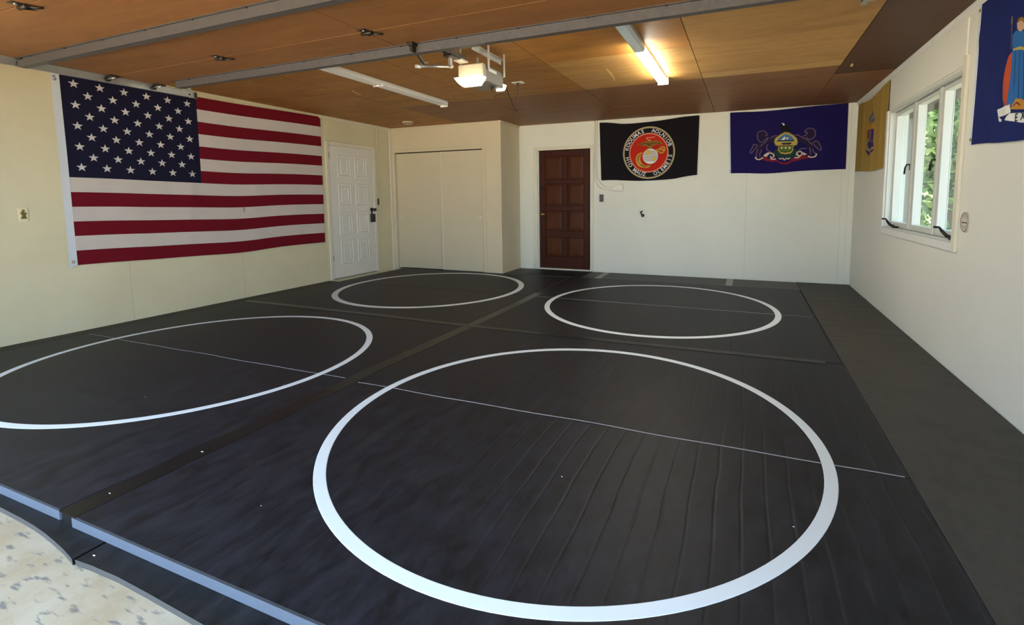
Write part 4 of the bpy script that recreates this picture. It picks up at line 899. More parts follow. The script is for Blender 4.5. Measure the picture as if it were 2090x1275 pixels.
# ------------------------------------------------------------------ flags
ART = {
 'usmc': [
  ('eagle','p','gold_brown',0.0,[(-1.622, 2.056),(-1.554, 2.091),(-1.486, 2.107),(-1.462, 2.115),(-1.443, 2.133),(-1.41, 2.122),(-1.376, 2.101),(-1.343, 2.118),(-1.295, 2.111),(-1.205, 2.064),(-1.247, 2.047),(-1.304, 2.055),(-1.361, 2.034),(-1.389, 2.016),(-1.375, 1.996),(-1.417, 1.979),(-1.456, 1.991),(-1.442, 2.019),(-1.476, 2.034),(-1.544, 2.047)]),
  ('eagle','s','gold_dark',0.00176,[(-1.583, 2.064),(-1.496, 2.078),(-1.423, 2.056),(-1.352, 2.076),(-1.257, 2.067)]),
  ('eagle','s','gold_dark',0.00176,[(-1.448, 2.095),(-1.423, 2.032),(-1.404, 2.093)]),
  ('eagle','p','gold',0.0,[(-1.443, 2.133),(-1.424, 2.142),(-1.405, 2.131),(-1.405, 2.112),(-1.429, 2.109)]),
  ('ribbon','s','salmon',0.00151,[(-1.453, 2.134),(-1.468, 2.163),(-1.401, 2.164),(-1.339, 2.17)]),
  ('globe','c','white_cloth',0.0,[(-1.407, 1.874),(-1.288, 1.867)]),
  ('globe','s','art_grey',0.00113,[(-1.485, 1.949),(-1.331, 1.948)]),
  ('globe','s','art_grey',0.00113,[(-1.504, 1.926),(-1.311, 1.923)]),
  ('globe','s','art_grey',0.00113,[(-1.515, 1.902),(-1.3, 1.899)]),
  ('globe','s','art_grey',0.00113,[(-1.519, 1.878),(-1.296, 1.875)]),
  ('globe','s','art_grey',0.00113,[(-1.515, 1.854),(-1.299, 1.851)]),
  ('globe','s','art_grey',0.00113,[(-1.505, 1.829),(-1.308, 1.828)]),
  ('globe','s','art_grey',0.00113,[(-1.487, 1.805),(-1.325, 1.805)]),
  ('land','p','gold_light',0.0,[(-1.485, 1.963),(-1.442, 1.98),(-1.408, 1.974),(-1.402, 1.921),(-1.431, 1.894),(-1.475, 1.91)]),
  ('land','p','gold_light',0.0,[(-1.382, 1.863),(-1.349, 1.871),(-1.33, 1.847),(-1.334, 1.818),(-1.362, 1.803),(-1.387, 1.83)]),
  ('anchor','p','gold',0.0,[(-1.528, 1.951),(-1.606, 1.92),(-1.64, 1.854),(-1.634, 1.786),(-1.599, 1.726),(-1.54, 1.7),(-1.438, 1.692),(-1.39, 1.734),(-1.463, 1.732),(-1.512, 1.748),(-1.551, 1.783),(-1.566, 1.841),(-1.547, 1.898)]),
  ('anchor','p','gold_light',0.0,[(-1.61, 1.804),(-1.595, 1.823),(-1.566, 1.803),(-1.551, 1.754),(-1.57, 1.735),(-1.6, 1.755)]),
  ('anchor','s','gold_dark',0.00151,[(-1.552, 1.908),(-1.596, 1.871),(-1.595, 1.794),(-1.551, 1.744),(-1.472, 1.713)]),
  ('anchor','s','gold',0.00326,[(-1.322, 1.975),(-1.278, 1.94),(-1.235, 1.914)]),
  ('anchor','s','gold',0.00276,[(-1.235, 1.914),(-1.193, 1.946),(-1.185, 1.988),(-1.209, 2.012),(-1.246, 2.005),(-1.265, 1.972),(-1.284, 1.992)]),
  ('anchor','s','gold_light',0.00176,[(-1.246, 1.962),(-1.218, 1.98),(-1.208, 1.951)]),
 ],
 'pa': [
  ('eagle','p','art_black',0.0,[(0.418, 2.229),(0.446, 2.259),(0.484, 2.261),(0.502, 2.232),(0.544, 2.221),(0.567, 2.156),(0.526, 2.122),(0.459, 2.125),(0.433, 2.173)]),
  ('eagle','p','white_cloth',0.0,[(0.434, 2.266),(0.467, 2.264),(0.48, 2.252),(0.477, 2.229),(0.46, 2.235),(0.457, 2.252)]),
  ('horse','p','art_night',0.0,[(0.126, 2.126),(0.142, 2.162),(0.185, 2.173),(0.229, 2.162),(0.26, 2.118),(0.257, 2.091),(0.231, 2.083),(0.292, 2.061),(0.359, 2.094),(0.377, 2.075),(0.344, 2.021),(0.277, 1.987),(0.227, 1.934),(0.194, 1.898),(0.187, 1.833),(0.171, 1.796),(0.127, 1.798),(0.151, 1.881),(0.122, 1.957),(0.081, 1.884),(0.046, 1.857),(0.045, 1.895),(0.087, 1.969),(0.139, 1.994),(0.207, 2.037),(0.154, 2.049)]),
  ('horse','s','art_mauve',0.00147,[(0.146, 2.041),(0.127, 2.107),(0.142, 2.157),(0.185, 2.172),(0.22, 2.169),(0.238, 2.147),(0.263, 2.123),(0.249, 2.102),(0.23, 2.106)]),
  ('horse','s','art_mauve',0.00147,[(0.274, 2.076),(0.258, 2.035),(0.225, 1.999),(0.166, 1.955)]),
  ('horse','s','art_mauve',0.00147,[(0.146, 2.041),(0.19, 2.01),(0.232, 2.045),(0.274, 2.076)]),
  ('horse','s','art_mauve',0.00147,[(0.078, 1.983),(0.113, 1.981),(0.131, 1.957),(0.089, 1.903),(0.051, 1.855),(0.043, 1.895),(0.07, 1.951),(0.078, 1.983)]),
  ('horse','s','art_mauve',0.00147,[(0.141, 1.919),(0.124, 1.845),(0.127, 1.802)]),
  ('horse','s','art_mauve',0.00147,[(0.193, 1.907),(0.169, 1.843),(0.175, 1.801)]),
  ('horse','s','art_mauve',0.00147,[(0.3, 2.065),(0.342, 2.091),(0.385, 2.093)]),
  ('horse','s','art_mauve',0.00147,[(0.269, 1.974),(0.255, 1.923),(0.28, 1.885),(0.315, 1.872)]),
  ('horse@2','p','art_night',0.0,[(0.732, 2.128),(0.763, 2.162),(0.811, 2.173),(0.861, 2.143),(0.867, 2.084),(0.833, 2.032),(0.843, 1.969),(0.891, 1.984),(0.943, 1.892),(0.928, 1.866),(0.861, 1.932),(0.847, 1.888),(0.878, 1.814),(0.817, 1.807),(0.805, 1.907),(0.747, 1.955),(0.671, 2.005),(0.645, 2.042),(0.694, 2.058),(0.758, 2.099)]),
  ('horse@2','s','art_mauve',0.00147,[(0.732, 2.126),(0.759, 2.161),(0.811, 2.175),(0.859, 2.146),(0.871, 2.084),(0.841, 2.032),(0.793, 2.021),(0.759, 2.054)]),
  ('horse@2','s','art_mauve',0.00147,[(0.732, 2.126),(0.769, 2.117),(0.758, 2.09),(0.702, 2.056)]),
  ('horse@2','s','art_mauve',0.00147,[(0.711, 2.048),(0.769, 2.018),(0.811, 1.97),(0.845, 1.942)]),
  ('horse@2','s','art_mauve',0.00147,[(0.836, 1.96),(0.879, 1.998),(0.916, 1.965),(0.948, 1.892),(0.938, 1.864),(0.894, 1.899),(0.861, 1.945)]),
  ('horse@2','s','art_mauve',0.00147,[(0.805, 1.912),(0.816, 1.853),(0.817, 1.812)]),
  ('horse@2','s','art_mauve',0.00147,[(0.843, 1.888),(0.856, 1.851),(0.885, 1.823)]),
  ('horse@2','s','art_mauve',0.00147,[(0.603, 2.081),(0.643, 2.092),(0.685, 2.067),(0.702, 2.056)]),
  ('horse@2','s','art_mauve',0.00147,[(0.668, 1.877),(0.708, 1.898),(0.773, 1.9)]),
  ('wreath','p','art_green_dark',0.0,[(0.35, 1.854),(0.374, 1.899),(0.417, 1.888),(0.444, 1.832),(0.512, 1.815),(0.578, 1.826),(0.609, 1.889),(0.642, 1.897),(0.66, 1.85),(0.638, 1.796),(0.572, 1.776),(0.437, 1.781),(0.368, 1.807)]),
  ('shield','p','art_olive',0.0,[(0.347, 2.003),(0.358, 2.062),(0.414, 2.108),(0.48, 2.147),(0.536, 2.139),(0.598, 2.098),(0.647, 2.047),(0.662, 1.987),(0.647, 1.944),(0.608, 1.933),(0.608, 1.875),(0.574, 1.826),(0.508, 1.818),(0.44, 1.832),(0.397, 1.885),(0.404, 1.938),(0.365, 1.957)]),
  ('shield','p','art_yellow',0.0,[(0.356, 2.002),(0.367, 2.057),(0.42, 2.098),(0.484, 2.135),(0.533, 2.129),(0.592, 2.089),(0.639, 2.043),(0.653, 1.987),(0.638, 1.953),(0.597, 1.943),(0.6, 1.88),(0.57, 1.838),(0.507, 1.829),(0.445, 1.843),(0.407, 1.889),(0.413, 1.946),(0.373, 1.966)]),
  ('shield','p','art_sky',0.0,[(0.391, 2.011),(0.405, 2.05),(0.436, 2.081),(0.485, 2.11),(0.531, 2.105),(0.578, 2.069),(0.6, 2.04),(0.609, 2.003)]),
  ('shield','p','art_ink',0.0,[(0.387, 2.026),(0.609, 2.019),(0.609, 2.004),(0.387, 2.012)]),
  ('shield','p','white_cloth',0.0,[(0.442, 2.03),(0.462, 2.052),(0.482, 2.074),(0.499, 2.068),(0.492, 2.041),(0.471, 2.028)]),
  ('shield','p','white_cloth',0.0,[(0.5, 2.045),(0.528, 2.067),(0.536, 2.046),(0.517, 2.035)]),
  ('shield','p','art_ink',0.0,[(0.443, 1.989),(0.581, 1.989),(0.565, 1.962),(0.465, 1.964)]),
  ('shield','p','art_green',0.0,[(0.417, 1.939),(0.591, 1.934),(0.591, 1.89),(0.565, 1.859),(0.507, 1.849),(0.447, 1.861),(0.418, 1.896)]),
  ('shield','s','art_ink',0.00133,[(0.41, 1.949),(0.595, 1.945)]),
  ('shield','s','art_ink',0.00107,[(0.425, 1.888),(0.46, 1.866),(0.506, 1.859),(0.556, 1.864),(0.585, 1.886)]),
  ('shield','c','art_cream',0.0,[(0.454, 1.919),(0.468, 1.918)]),
  ('shield','c','art_cream',0.0,[(0.504, 1.917),(0.518, 1.916)]),
  ('shield','c','art_cream',0.0,[(0.554, 1.914),(0.569, 1.914)]),
  ('ribbon','p','art_crimson',0.0,[(0.207, 1.757),(0.231, 1.812),(0.301, 1.768),(0.387, 1.769),(0.422, 1.726),(0.49, 1.708),(0.557, 1.721),(0.588, 1.775),(0.639, 1.76),(0.72, 1.802),(0.81, 1.79),(0.819, 1.762),(0.722, 1.747),(0.64, 1.728),(0.59, 1.72),(0.542, 1.685),(0.457, 1.688),(0.397, 1.727),(0.303, 1.727)]),
  ('ribbon','s','art_cream',0.002,[(0.109, 1.803),(0.132, 1.771),(0.176, 1.768),(0.214, 1.794)]),
  ('ribbon','s','art_cream',0.002,[(0.222, 1.813),(0.264, 1.848),(0.316, 1.851),(0.353, 1.826),(0.35, 1.794),(0.322, 1.79),(0.309, 1.811)]),
  ('ribbon','s','art_cream',0.002,[(0.31, 1.777),(0.344, 1.761),(0.382, 1.769)]),
  ('ribbon','s','art_cream',0.002,[(0.687, 1.794),(0.666, 1.8),(0.666, 1.821)]),
  ('ribbon','s','art_cream',0.002,[(0.647, 1.805),(0.652, 1.846),(0.693, 1.858),(0.715, 1.83),(0.695, 1.799),(0.667, 1.775),(0.618, 1.774)]),
  ('ribbon','s','art_cream',0.002,[(0.79, 1.79),(0.827, 1.773),(0.871, 1.778),(0.89, 1.8),(0.889, 1.823)]),
  ('ribbon','s','art_cream',0.0016,[(0.42, 1.777),(0.446, 1.762),(0.471, 1.773),(0.493, 1.745),(0.518, 1.772),(0.543, 1.759),(0.563, 1.779)]),
  ('ribbon','p','art_cream',0.0,[(0.222, 1.813),(0.273, 1.853),(0.295, 1.842),(0.257, 1.797)]),
  ('ribbon','p','art_cream',0.0,[(0.722, 1.849),(0.78, 1.816),(0.728, 1.802)]),
 ],
 'nj': [
  ('helmet','p','art_slate',0.0,[(7.032, 2.156),(6.966, 2.189),(6.879, 2.19),(6.776, 2.216),(6.764, 2.164),(6.707, 2.109),(6.737, 2.077),(6.946, 2.101),(7.024, 2.122)]),
  ('helmet','s','art_cream',0.00115,[(6.928, 2.113),(6.868, 2.142),(6.758, 2.135)]),
  ('crest','p','art_orange',0.0,[(7.045, 2.086),(6.875, 2.054),(6.683, 2.052),(6.692, 2.007),(6.845, 2.008),(7.039, 2.026)]),
  ('figure','p','art_crimson',0.0,[(7.06, 2.026),(6.989, 2.024),(6.977, 1.92),(7.056, 1.917)]),
  ('figure','p','art_violet',0.0,[(6.947, 2.019),(6.736, 2.002),(6.743, 1.867),(6.958, 1.887)]),
  ('figure','s','art_cream',0.00115,[(6.9, 2.006),(6.914, 1.894)]),
  ('figure','s','art_cream',0.00099,[(6.811, 1.995),(6.809, 1.883)]),
  ('figure','p','art_violet',0.0,[(7.011, 1.885),(6.741, 1.859),(6.713, 1.799),(6.86, 1.761),(7.031, 1.81)]),
  ('figure','s','art_cream',0.00132,[(7.027, 1.829),(6.869, 1.767),(6.739, 1.797)]),
  ('ribbon','p','art_violet',0.0,[(7.109, 1.778),(7.017, 1.784),(6.882, 1.735),(6.78, 1.759),(6.707, 1.776),(6.727, 1.745),(6.929, 1.71)]),
 ],
 'ny': [
  ('cape','p','art_red_orange',0.0,[(3.608, 2.007),(3.571, 2.023),(3.516, 1.719),(3.582, 1.726),(3.631, 1.775),(3.642, 1.87),(3.626, 1.952)]),
  ('dress','p','art_blue',0.0,[(3.586, 2.117),(3.55, 2.128),(3.505, 2.121),(3.435, 2.09),(3.395, 1.982),(3.338, 1.692),(3.562, 1.725),(3.565, 1.886),(3.57, 2.029)]),
  ('dress','s','art_blue_dark',0.0017,[(3.531, 2.012),(3.512, 1.734)]),
  ('dress','s','art_blue_dark',0.0017,[(3.486, 2),(3.459, 1.719)]),
  ('dress','s','art_blue_dark',0.0017,[(3.442, 1.988),(3.404, 1.709)]),
  ('sash','p','art_yellow',0.0,[(3.567, 2.036),(3.484, 2.028),(3.409, 1.997),(3.406, 1.982),(3.481, 2.01),(3.559, 2.026)]),
  ('head','p','art_skin',0.0,[(3.532, 2.132),(3.541, 2.166),(3.528, 2.184),(3.483, 2.172),(3.454, 2.138),(3.461, 2.11),(3.497, 2.108)]),
  ('head','p','gold_brown',0.0,[(3.537, 2.165),(3.528, 2.187),(3.491, 2.184),(3.445, 2.154),(3.432, 2.107),(3.455, 2.108),(3.46, 2.14),(3.494, 2.167)]),
  ('staff','s','art_slate',0.00194,[(3.601, 2.223),(3.584, 2.039)]),
  ('staff','p','art_slate',0.0,[(3.614, 2.189),(3.61, 2.227),(3.592, 2.217),(3.587, 2.171)]),
  ('base','p','art_orange',0.0,[(3.53, 1.702),(3.505, 1.733),(3.484, 1.753),(3.439, 1.743),(3.34, 1.71),(3.334, 1.67)]),
  ('base','s','art_crimson',0.0017,[(3.502, 1.714),(3.473, 1.728),(3.433, 1.708)]),
  ('ribbon','p','white_cloth',0.0,[(3.689, 1.726),(3.534, 1.728),(3.517, 1.684),(3.554, 1.675),(3.664, 1.679),(3.621, 1.657),(3.633, 1.647),(3.657, 1.653)]),
  ('ribbon','p','white_cloth',0.0,[(3.566, 1.649),(3.526, 1.68),(3.427, 1.667),(3.243, 1.647),(3.042, 1.609),(2.868, 1.572),(2.846, 1.529),(3.034, 1.554),(3.234, 1.587),(3.418, 1.614)]),
  ('shield','p','art_yellow',0.0,[(3.359, 1.972),(3.228, 1.948),(3.124, 1.909),(3.11, 1.752),(3.197, 1.685),(3.321, 1.796)]),
  ('shield','p','art_sky',0.0,[(3.334, 1.954),(3.226, 1.935),(3.142, 1.903),(3.137, 1.835),(3.317, 1.878)]),
  ('shield','p','art_green',0.0,[(3.315, 1.866),(3.135, 1.824),(3.13, 1.762),(3.201, 1.709),(3.299, 1.798)]),
  ('figure','p','art_orange',0.0,[(3.099, 1.988),(3.045, 1.982),(3.006, 1.95),(2.932, 1.623),(3.066, 1.646)]),
  ('figure','p','art_skin',0.0,[(3.082, 1.994),(3.089, 2.028),(3.062, 2.035),(3.032, 2.009),(3.031, 1.978),(3.055, 1.976)]),
 ],
}


class Flag:
    """cloth hung on a wall; s runs along the wall, t is height. corners: top-left, top-right, bottom-right, bottom-left as seen"""
    def __init__(self, wall, corners, sag_top, sag_bot, folds, base=0.006, amp=0.008, seed=0):
        self.wall, self.c, self.st, self.sb, self.folds, self.base, self.amp, self.seed = wall, [Vector(p) for p in corners], sag_top, sag_bot, folds, base, amp, seed
    def uv(self, u, v):
        tl, tr, br, bl = self.c
        p = (tl.lerp(tr, u)).lerp(bl.lerp(br, u), v)
        sag = lambda prof: sum(a * math.exp(-((u - c) / w) ** 2) for a, c, w in prof) * min(1, 6 * u * (1 - u) + 0.0)
        return p.x, p.y - sag(self.st) * (1 - v) - sag(self.sb) * v
    def depth(self, s, t):
        d = self.amp * (0.5 + 0.5 * noise.noise(Vector((s * 2.3 + self.seed, t * 1.2, 0.3)))) * 1.0
        for (s0, t0, ang, w, a, ln) in self.folds:
            ds, dt = s - s0, t - t0; c_, s_ = math.cos(ang), math.sin(ang)
            x, y = ds * c_ + dt * s_, -ds * s_ + dt * c_
            d += a * math.exp(-(y / w) ** 2) * math.exp(-(x / ln) ** 2)
        return self.base + max(0.0, d)
    def P(self, s, t, e=0.0):
        d = self.depth(s, t) + e
        if self.wall == 'back': return Vector((s, YB - d, t))
        if self.wall == 'left': return Vector((XL + d, s, t))
        return Vector((XR - d, s, t))
    def poly(self, mb, pts, m, e, maxlen=0.035):
        bm = bmesh.new(); vs = [bm.verts.new((p[0], p[1], 0)) for p in pts]
        tri = tessellate_polygon([[Vector((p[0], p[1], 0)) for p in pts]])
        for t in tri:
            try: bm.faces.new([vs[i] for i in t])
            except ValueError: pass
        for _ in range(5):
            es = [x for x in bm.edges if x.calc_length() > maxlen]
            if not es: break
            bmesh.ops.subdivide_edges(bm, edges=es, cuts=1); bmesh.ops.triangulate(bm, faces=bm.faces[:])
        mp = {v: mb.bm.verts.new(self.P(v.co.x, v.co.y, e)) for v in bm.verts}; i = mb.mi(m)
        for f in bm.faces: q = mb.bm.faces.new([mp[v] for v in f.verts]); q.material_index = i
        bm.free()
    def stroke(self, mb, pts, wd, m, e):
        P = [Vector((p[0], p[1], 0)) for p in pts]; P = smooth(P, 3); L = []
        for k, p in enumerate(P):
            a = (P[min(k + 1, len(P) - 1)] - P[max(k - 1, 0)]); a.normalize(); n_ = Vector((-a.y, a.x, 0)) * wd / 2
            L.append((p + n_, p - n_))
        i = mb.mi(m)
        V = [(mb.bm.verts.new(self.P(a.x, a.y, e)), mb.bm.verts.new(self.P(b_.x, b_.y, e))) for a, b_ in L]
        for k in range(len(V) - 1): f = mb.bm.faces.new([V[k][0], V[k][1], V[k + 1][1], V[k + 1][0]]); f.material_index = i
    def disc(self, mb, c_, r, m, e, n=48, r0=0.0):
        if r0 == 0: self.poly(mb, [(c_[0] + r * math.cos(2 * math.pi * k / n), c_[1] + r * math.sin(2 * math.pi * k / n)) for k in range(n)], m, e)
        else:
            i = mb.mi(m); V = []
            for k in range(n):
                a = 2 * math.pi * k / n; V.append([mb.bm.verts.new(self.P(c_[0] + q * math.cos(a), c_[1] + q * math.sin(a), e)) for q in (r, r0)])
            for k in range(n): f = mb.bm.faces.new([V[k][0], V[(k + 1) % n][0], V[(k + 1) % n][1], V[k][1]]); f.material_index = i
    def grid(self, mb, u0, u1, v0, v1, nu, nv, pick, e=0.0, back=True):
        V = [[None] * (nv + 1) for _ in range(nu + 1)]
        for i in range(nu + 1):
            for j in range(nv + 1):
                s, t = self.uv(u0 + (u1 - u0) * i / nu, v0 + (v1 - v0) * j / nv); V[i][j] = mb.bm.verts.new(self.P(s, t, e))
        for i in range(nu):
            for j in range(nv):
                f = mb.bm.faces.new([V[i][j], V[i + 1][j], V[i + 1][j + 1], V[i][j + 1]]); f.smooth = True
                f.material_index = mb.mi(pick(u0 + (u1 - u0) * (i + .5) / nu, v0 + (v1 - v0) * (j + .5) / nv))
    def art(self, name, root, wscale, sub=None):
        groups = {}
        for n_, kd, m, wd, pts in ART[name]: groups.setdefault(n_, []).append((kd, m, pts, wd))
        order = []
        for n_, *_ in ART[name]:
            if n_ not in order: order.append(n_)
        e = 0.0012
        for n_ in order:
            mb = MB()
            for kd, m, pts, wd in groups[n_]:
                e += 0.00018
                if kd == 'p': self.poly(mb, pts, m, e)
                elif kd == 's': self.stroke(mb, pts, wd * wscale, m, e)
                else: self.disc(mb, pts[0], math.dist(pts[0], pts[1]), m, e, 32)
            part(n_.split('@')[0], mb, root)
        return e

def letters(flag, root, text, centre, rad, a0, a1, size, m, e, inward=False):
    """single characters set round a circle, each a mesh of its own outline mapped on the cloth"""
    n_ = len(text)
    for k, ch in enumerate(text):
        if ch == ' ': continue
        a = math.radians(a0 + (a1 - a0) * k / max(1, n_ - 1))
        cu = bpy.data.curves.new('glyph', 'FONT'); cu.body = ch; cu.size = size; cu.align_x = 'CENTER'; cu.align_y = 'CENTER'; cu.resolution_u = 3
        cu.offset = size * 0.018
        ob = bpy.data.objects.new('glyph', cu); me = bpy.data.meshes.new_from_object(ob)
        rot = a - math.pi / 2 if not inward else a + math.pi / 2
        c_, s_ = math.cos(rot), math.sin(rot); cx, cy = centre[0] + rad * math.cos(a), centre[1] + rad * math.sin(a)
        mb = MB(); vs = [mb.bm.verts.new(flag.P(cx + flag_sign(flag) * (v.co.x * c_ - v.co.y * s_), cy + v.co.x * s_ + v.co.y * c_, e)) for v in me.vertices]
        i = mb.mi(m)
        for p in me.polygons:
            try: f = mb.bm.faces.new([vs[q] for q in p.vertices]); f.material_index = i
            except ValueError: pass
        part('letter', mb, root)
        bpy.data.objects.remove(ob); bpy.data.curves.remove(cu); bpy.data.meshes.remove(me)
def flag_sign(flag): return -1 if flag.wall == 'right' else 1
def word(flag, root, text, s0, t0, ds, dt, size, m, e):
    for k, ch in enumerate(text):
        cu = bpy.data.curves.new('glyph', 'FONT'); cu.body = ch; cu.size = size; cu.align_x = 'CENTER'; cu.align_y = 'CENTER'; cu.resolution_u = 3; cu.offset = size * 0.015
        ob = bpy.data.objects.new('glyph', cu); me = bpy.data.meshes.new_from_object(ob)
        sg = flag_sign(flag)
        mb = MB(); vs = [mb.bm.verts.new(flag.P(s0 + k * ds + sg * v.co.x, t0 + k * dt + v.co.y, e)) for v in me.vertices]; i = mb.mi(m)
        for p in me.polygons:
            try: f = mb.bm.faces.new([vs[q] for q in p.vertices]); f.material_index = i
            except ValueError: pass
        part('letter', mb, root)
        bpy.data.objects.remove(ob); bpy.data.curves.remove(cu); bpy.data.meshes.remove(me)

def grommet(flag, s, t, parent, r=0.011):
    mb = MB(); c = flag.P(s, t, 0.002)
    nrm = {'left': Vector((1, 0, 0)), 'back': Vector((0, -1, 0)), 'right': Vector((-1, 0, 0))}[flag.wall]; a = Vector((0, 0, 1)); b_ = nrm.cross(a)
    mb.tube([c + (a * math.cos(2 * math.pi * k / 16) + b_ * math.sin(2 * math.pi * k / 16)) * r for k in range(16)], 0.0035, 'brass', 6, closed=True)
    part('grommet', mb, parent)

# striped flag on the left wall
us = Flag('left', [(2.549, 2.428), (5.525, 2.452), (5.500, 0.597), (2.551, 0.632)], [(0.02, 0.5, 0.3)], [(0.030, 0.55, 0.16), (0.015, 0.30, 0.2)],
          [(3.6, 1.2, 1.45, 0.05, 0.008, 0.9), (4.4, 1.0, 1.5, 0.06, 0.008, 0.8), (5.0, 1.3, 1.6, 0.05, 0.007, 0.9), (3.0, 1.0, 1.3, 0.06, 0.006, 0.6)], 0.008, 0.010, 1.7)
f1 = thing('striped_flag', 'large red and white striped flag with a navy star field on the left wall', 'flag', (XL, 4.0, 0.6), 'flags hung on the walls')
mb = MB(); us.grid(mb, 0, 1, 7 / 13, 1, 72, 24, lambda u, v: 'flag_red' if int(v * 13) % 2 == 0 else 'flag_white')
us.grid(mb, 0.405, 1, 0, 7 / 13, 44, 28, lambda u, v: 'flag_red' if int(v * 13) % 2 == 0 else 'flag_white')
part('stripes', mb, f1, 'red and white stripes')
mb = MB(); us.grid(mb, 0, 0.405, 0, 7 / 13, 30, 28, lambda u, v: 'flag_navy'); cn = part('canton', mb, f1, 'navy field of white stars')
mb = MB()
for r in range(9):
    n_ = 6 if r % 2 == 0 else 5
    for c_ in range(n_):
        u = 0.405 * ((2 * c_ + 1 + (r % 2)) / 12); v = (7 / 13) * (r + 1) / 10
        s, t = us.uv(u, v); R = 0.0425
        # keep the star upright on the cloth
        us.poly(mb, [(s + (R if k % 2 == 0 else R * 0.40) * math.sin(math.pi * k / 5), t + (R if k % 2 == 0 else R * 0.40) * math.cos(math.pi * k / 5)) for k in range(10)], 'star_white', 0.0015, 0.2)
part('stars', mb, cn, 'rows of white five-pointed stars')
hdf = Flag('left', [(2.487, 2.425), (2.549, 2.428), (2.551, 0.632), (2.492, 0.605)], [], [], us.folds, us.base, us.amp, us.seed)
mb = MB(); hdf.grid(mb, 0, 1, 0, 1, 3, 40, lambda u, v: 'header_white', 0.002)
hd_ = part('header', mb, f1, 'white canvas heading strip along the left edge')
grommet(hdf, 2.522, 0.665, hd_)
word(hdf, hd_, 'S', 2.514, 2.355, 0, 0, 0.065, 'art_grey', 0.0035)
mb = MB(); us.poly(mb, [(4.238, 1.145), (4.252, 1.150), (4.262, 1.135), (4.256, 1.110), (4.262, 1.095), (4.250, 1.080), (4.240, 1.088), (4.246, 1.105), (4.234, 1.125)], 'showthrough_tan', 0.0012); part('blotch', mb, f1, 'small tan mark on a white stripe, outlet behind showing through')  # painted patch stands for the outlet showing through the cloth

# black flag with round seal
k_ = Flag('back', [(-2.236, 2.445), (-0.680, 2.455), (-0.697, 1.566), (-2.203, 1.514)], [(0.045, 0.30, 0.22), (0.03, 0.6, 0.2)], [(0.040, 0.45, 0.25), (0.03, 0.75, 0.2)],
          [(-2.0, 1.75, -0.9, 0.05, 0.014, 0.35), (-0.9, 2.0, 1.1, 0.05, 0.012, 0.35), (-1.9, 2.2, -0.8, 0.06, 0.010, 0.4)], 0.013, 0.010, 5.0)
f2 = thing('black_flag', 'black flag with a round red and gold seal on the back wall', 'flag', (-1.45, YB, 1.52), 'flags hung on the walls')
mb = MB(); k_.grid(mb, 0, 1, 0, 1, 60, 36, lambda u, v: 'cloth_black'); part('cloth', mb, f2)
C0 = (-1.437, 1.930)
mb = MB(); k_.disc(mb, C0, 0.407, 'seal_gold', 0.0010, 72, 0.381); k_.disc(mb, C0, 0.381, 'art_black', 0.0008, 72, 0.305); k_.disc(mb, C0, 0.307, 'salmon', 0.0011, 72, 0.290); k_.disc(mb, C0, 0.291, 'seal_red', 0.0009, 64)
part('seal', mb, f2, 'red disc in a gold and black ring')
k_.art('usmc', f2, 8.2)
mb = MB()
letters(k_, f2, 'KOOUMAS', C0, 0.343, 168, 106, 0.080, 'flag_letter', 0.0022); letters(k_, f2, 'AOLNIOB', C0, 0.343, 78, 19, 0.080, 'flag_letter', 0.0022)
letters(k_, f2, 'HIO MAUZ', C0, 0.343, 194, 259, 0.080, 'flag_letter', 0.0022, True); letters(k_, f2, 'OLEMEIS', C0, 0.343, 289, 350, 0.080, 'flag_letter', 0.0022, True)

# royal blue flag with two horses and a shield
pa = Flag('back', [(-0.250, 2.462), (1.250, 2.482), (1.256, 1.597), (-0.216, 1.576)], [(0.018, 0.35, 0.25)], [(0.020, 0.35, 0.2)],
          [(0.05, 1.85, -0.95, 0.05, 0.014, 0.35), (0.25, 1.75, -0.9, 0.05, 0.012, 0.3), (1.05, 1.95, 1.15, 0.06, 0.014, 0.35), (0.1, 2.25, -0.7, 0.07, 0.010, 0.3)], 0.010, 0.010, 9.0)
f3 = thing('royal_blue_flag', 'royal blue flag with two dark horses and a shield, right end of the back wall', 'flag', (0.5, YB, 1.58), 'flags hung on the walls')
mb = MB(); pa.grid(mb, 0, 1, 0, 1, 60, 36, lambda u, v: 'cloth_royal'); part('cloth', mb, f3)
ph = Flag('back', [(-0.274, 2.460), (-0.250, 2.462), (-0.216, 1.576), (-0.240, 1.574)], [], [], pa.folds, pa.base, pa.amp, pa.seed)
mb = MB(); ph.grid(mb, 0, 1, 0, 1, 2, 24, lambda u, v: 'header_white', 0.0); h_ = part('header', mb, f3, 'white heading strip'); grommet(ph, -0.228, 1.61, h_, 0.007)
pa.art('pa', f3, 8.6)

# buff flag on the right wall by the corner
nj = Flag('right', [(7.660, 2.432), (6.130, 2.425), (6.215, 1.528), (7.690, 1.553)], [(0.05, 0.45, 0.3)], [(0.02, 0.6, 0.3)],
          [(7.3, 2.0, 1.5, 0.05, 0.012, 0.6), (6.8, 1.8, 1.55, 0.05, 0.014, 0.6), (6.45, 2.0, 1.6, 0.05, 0.012, 0.5)], 0.010, 0.012, 13.0)
f4 = thing('buff_flag', 'mustard buff flag with a purple crest on the right wall beside the corner', 'flag', (XR, 6.9, 1.53), 'flags hung on the walls')
mb = MB(); nj.grid(mb, 0, 1, 0, 1, 60, 30, lambda u, v: 'cloth_buff'); part('cloth', mb, f4)
nj.art('nj', f4, 8.0)

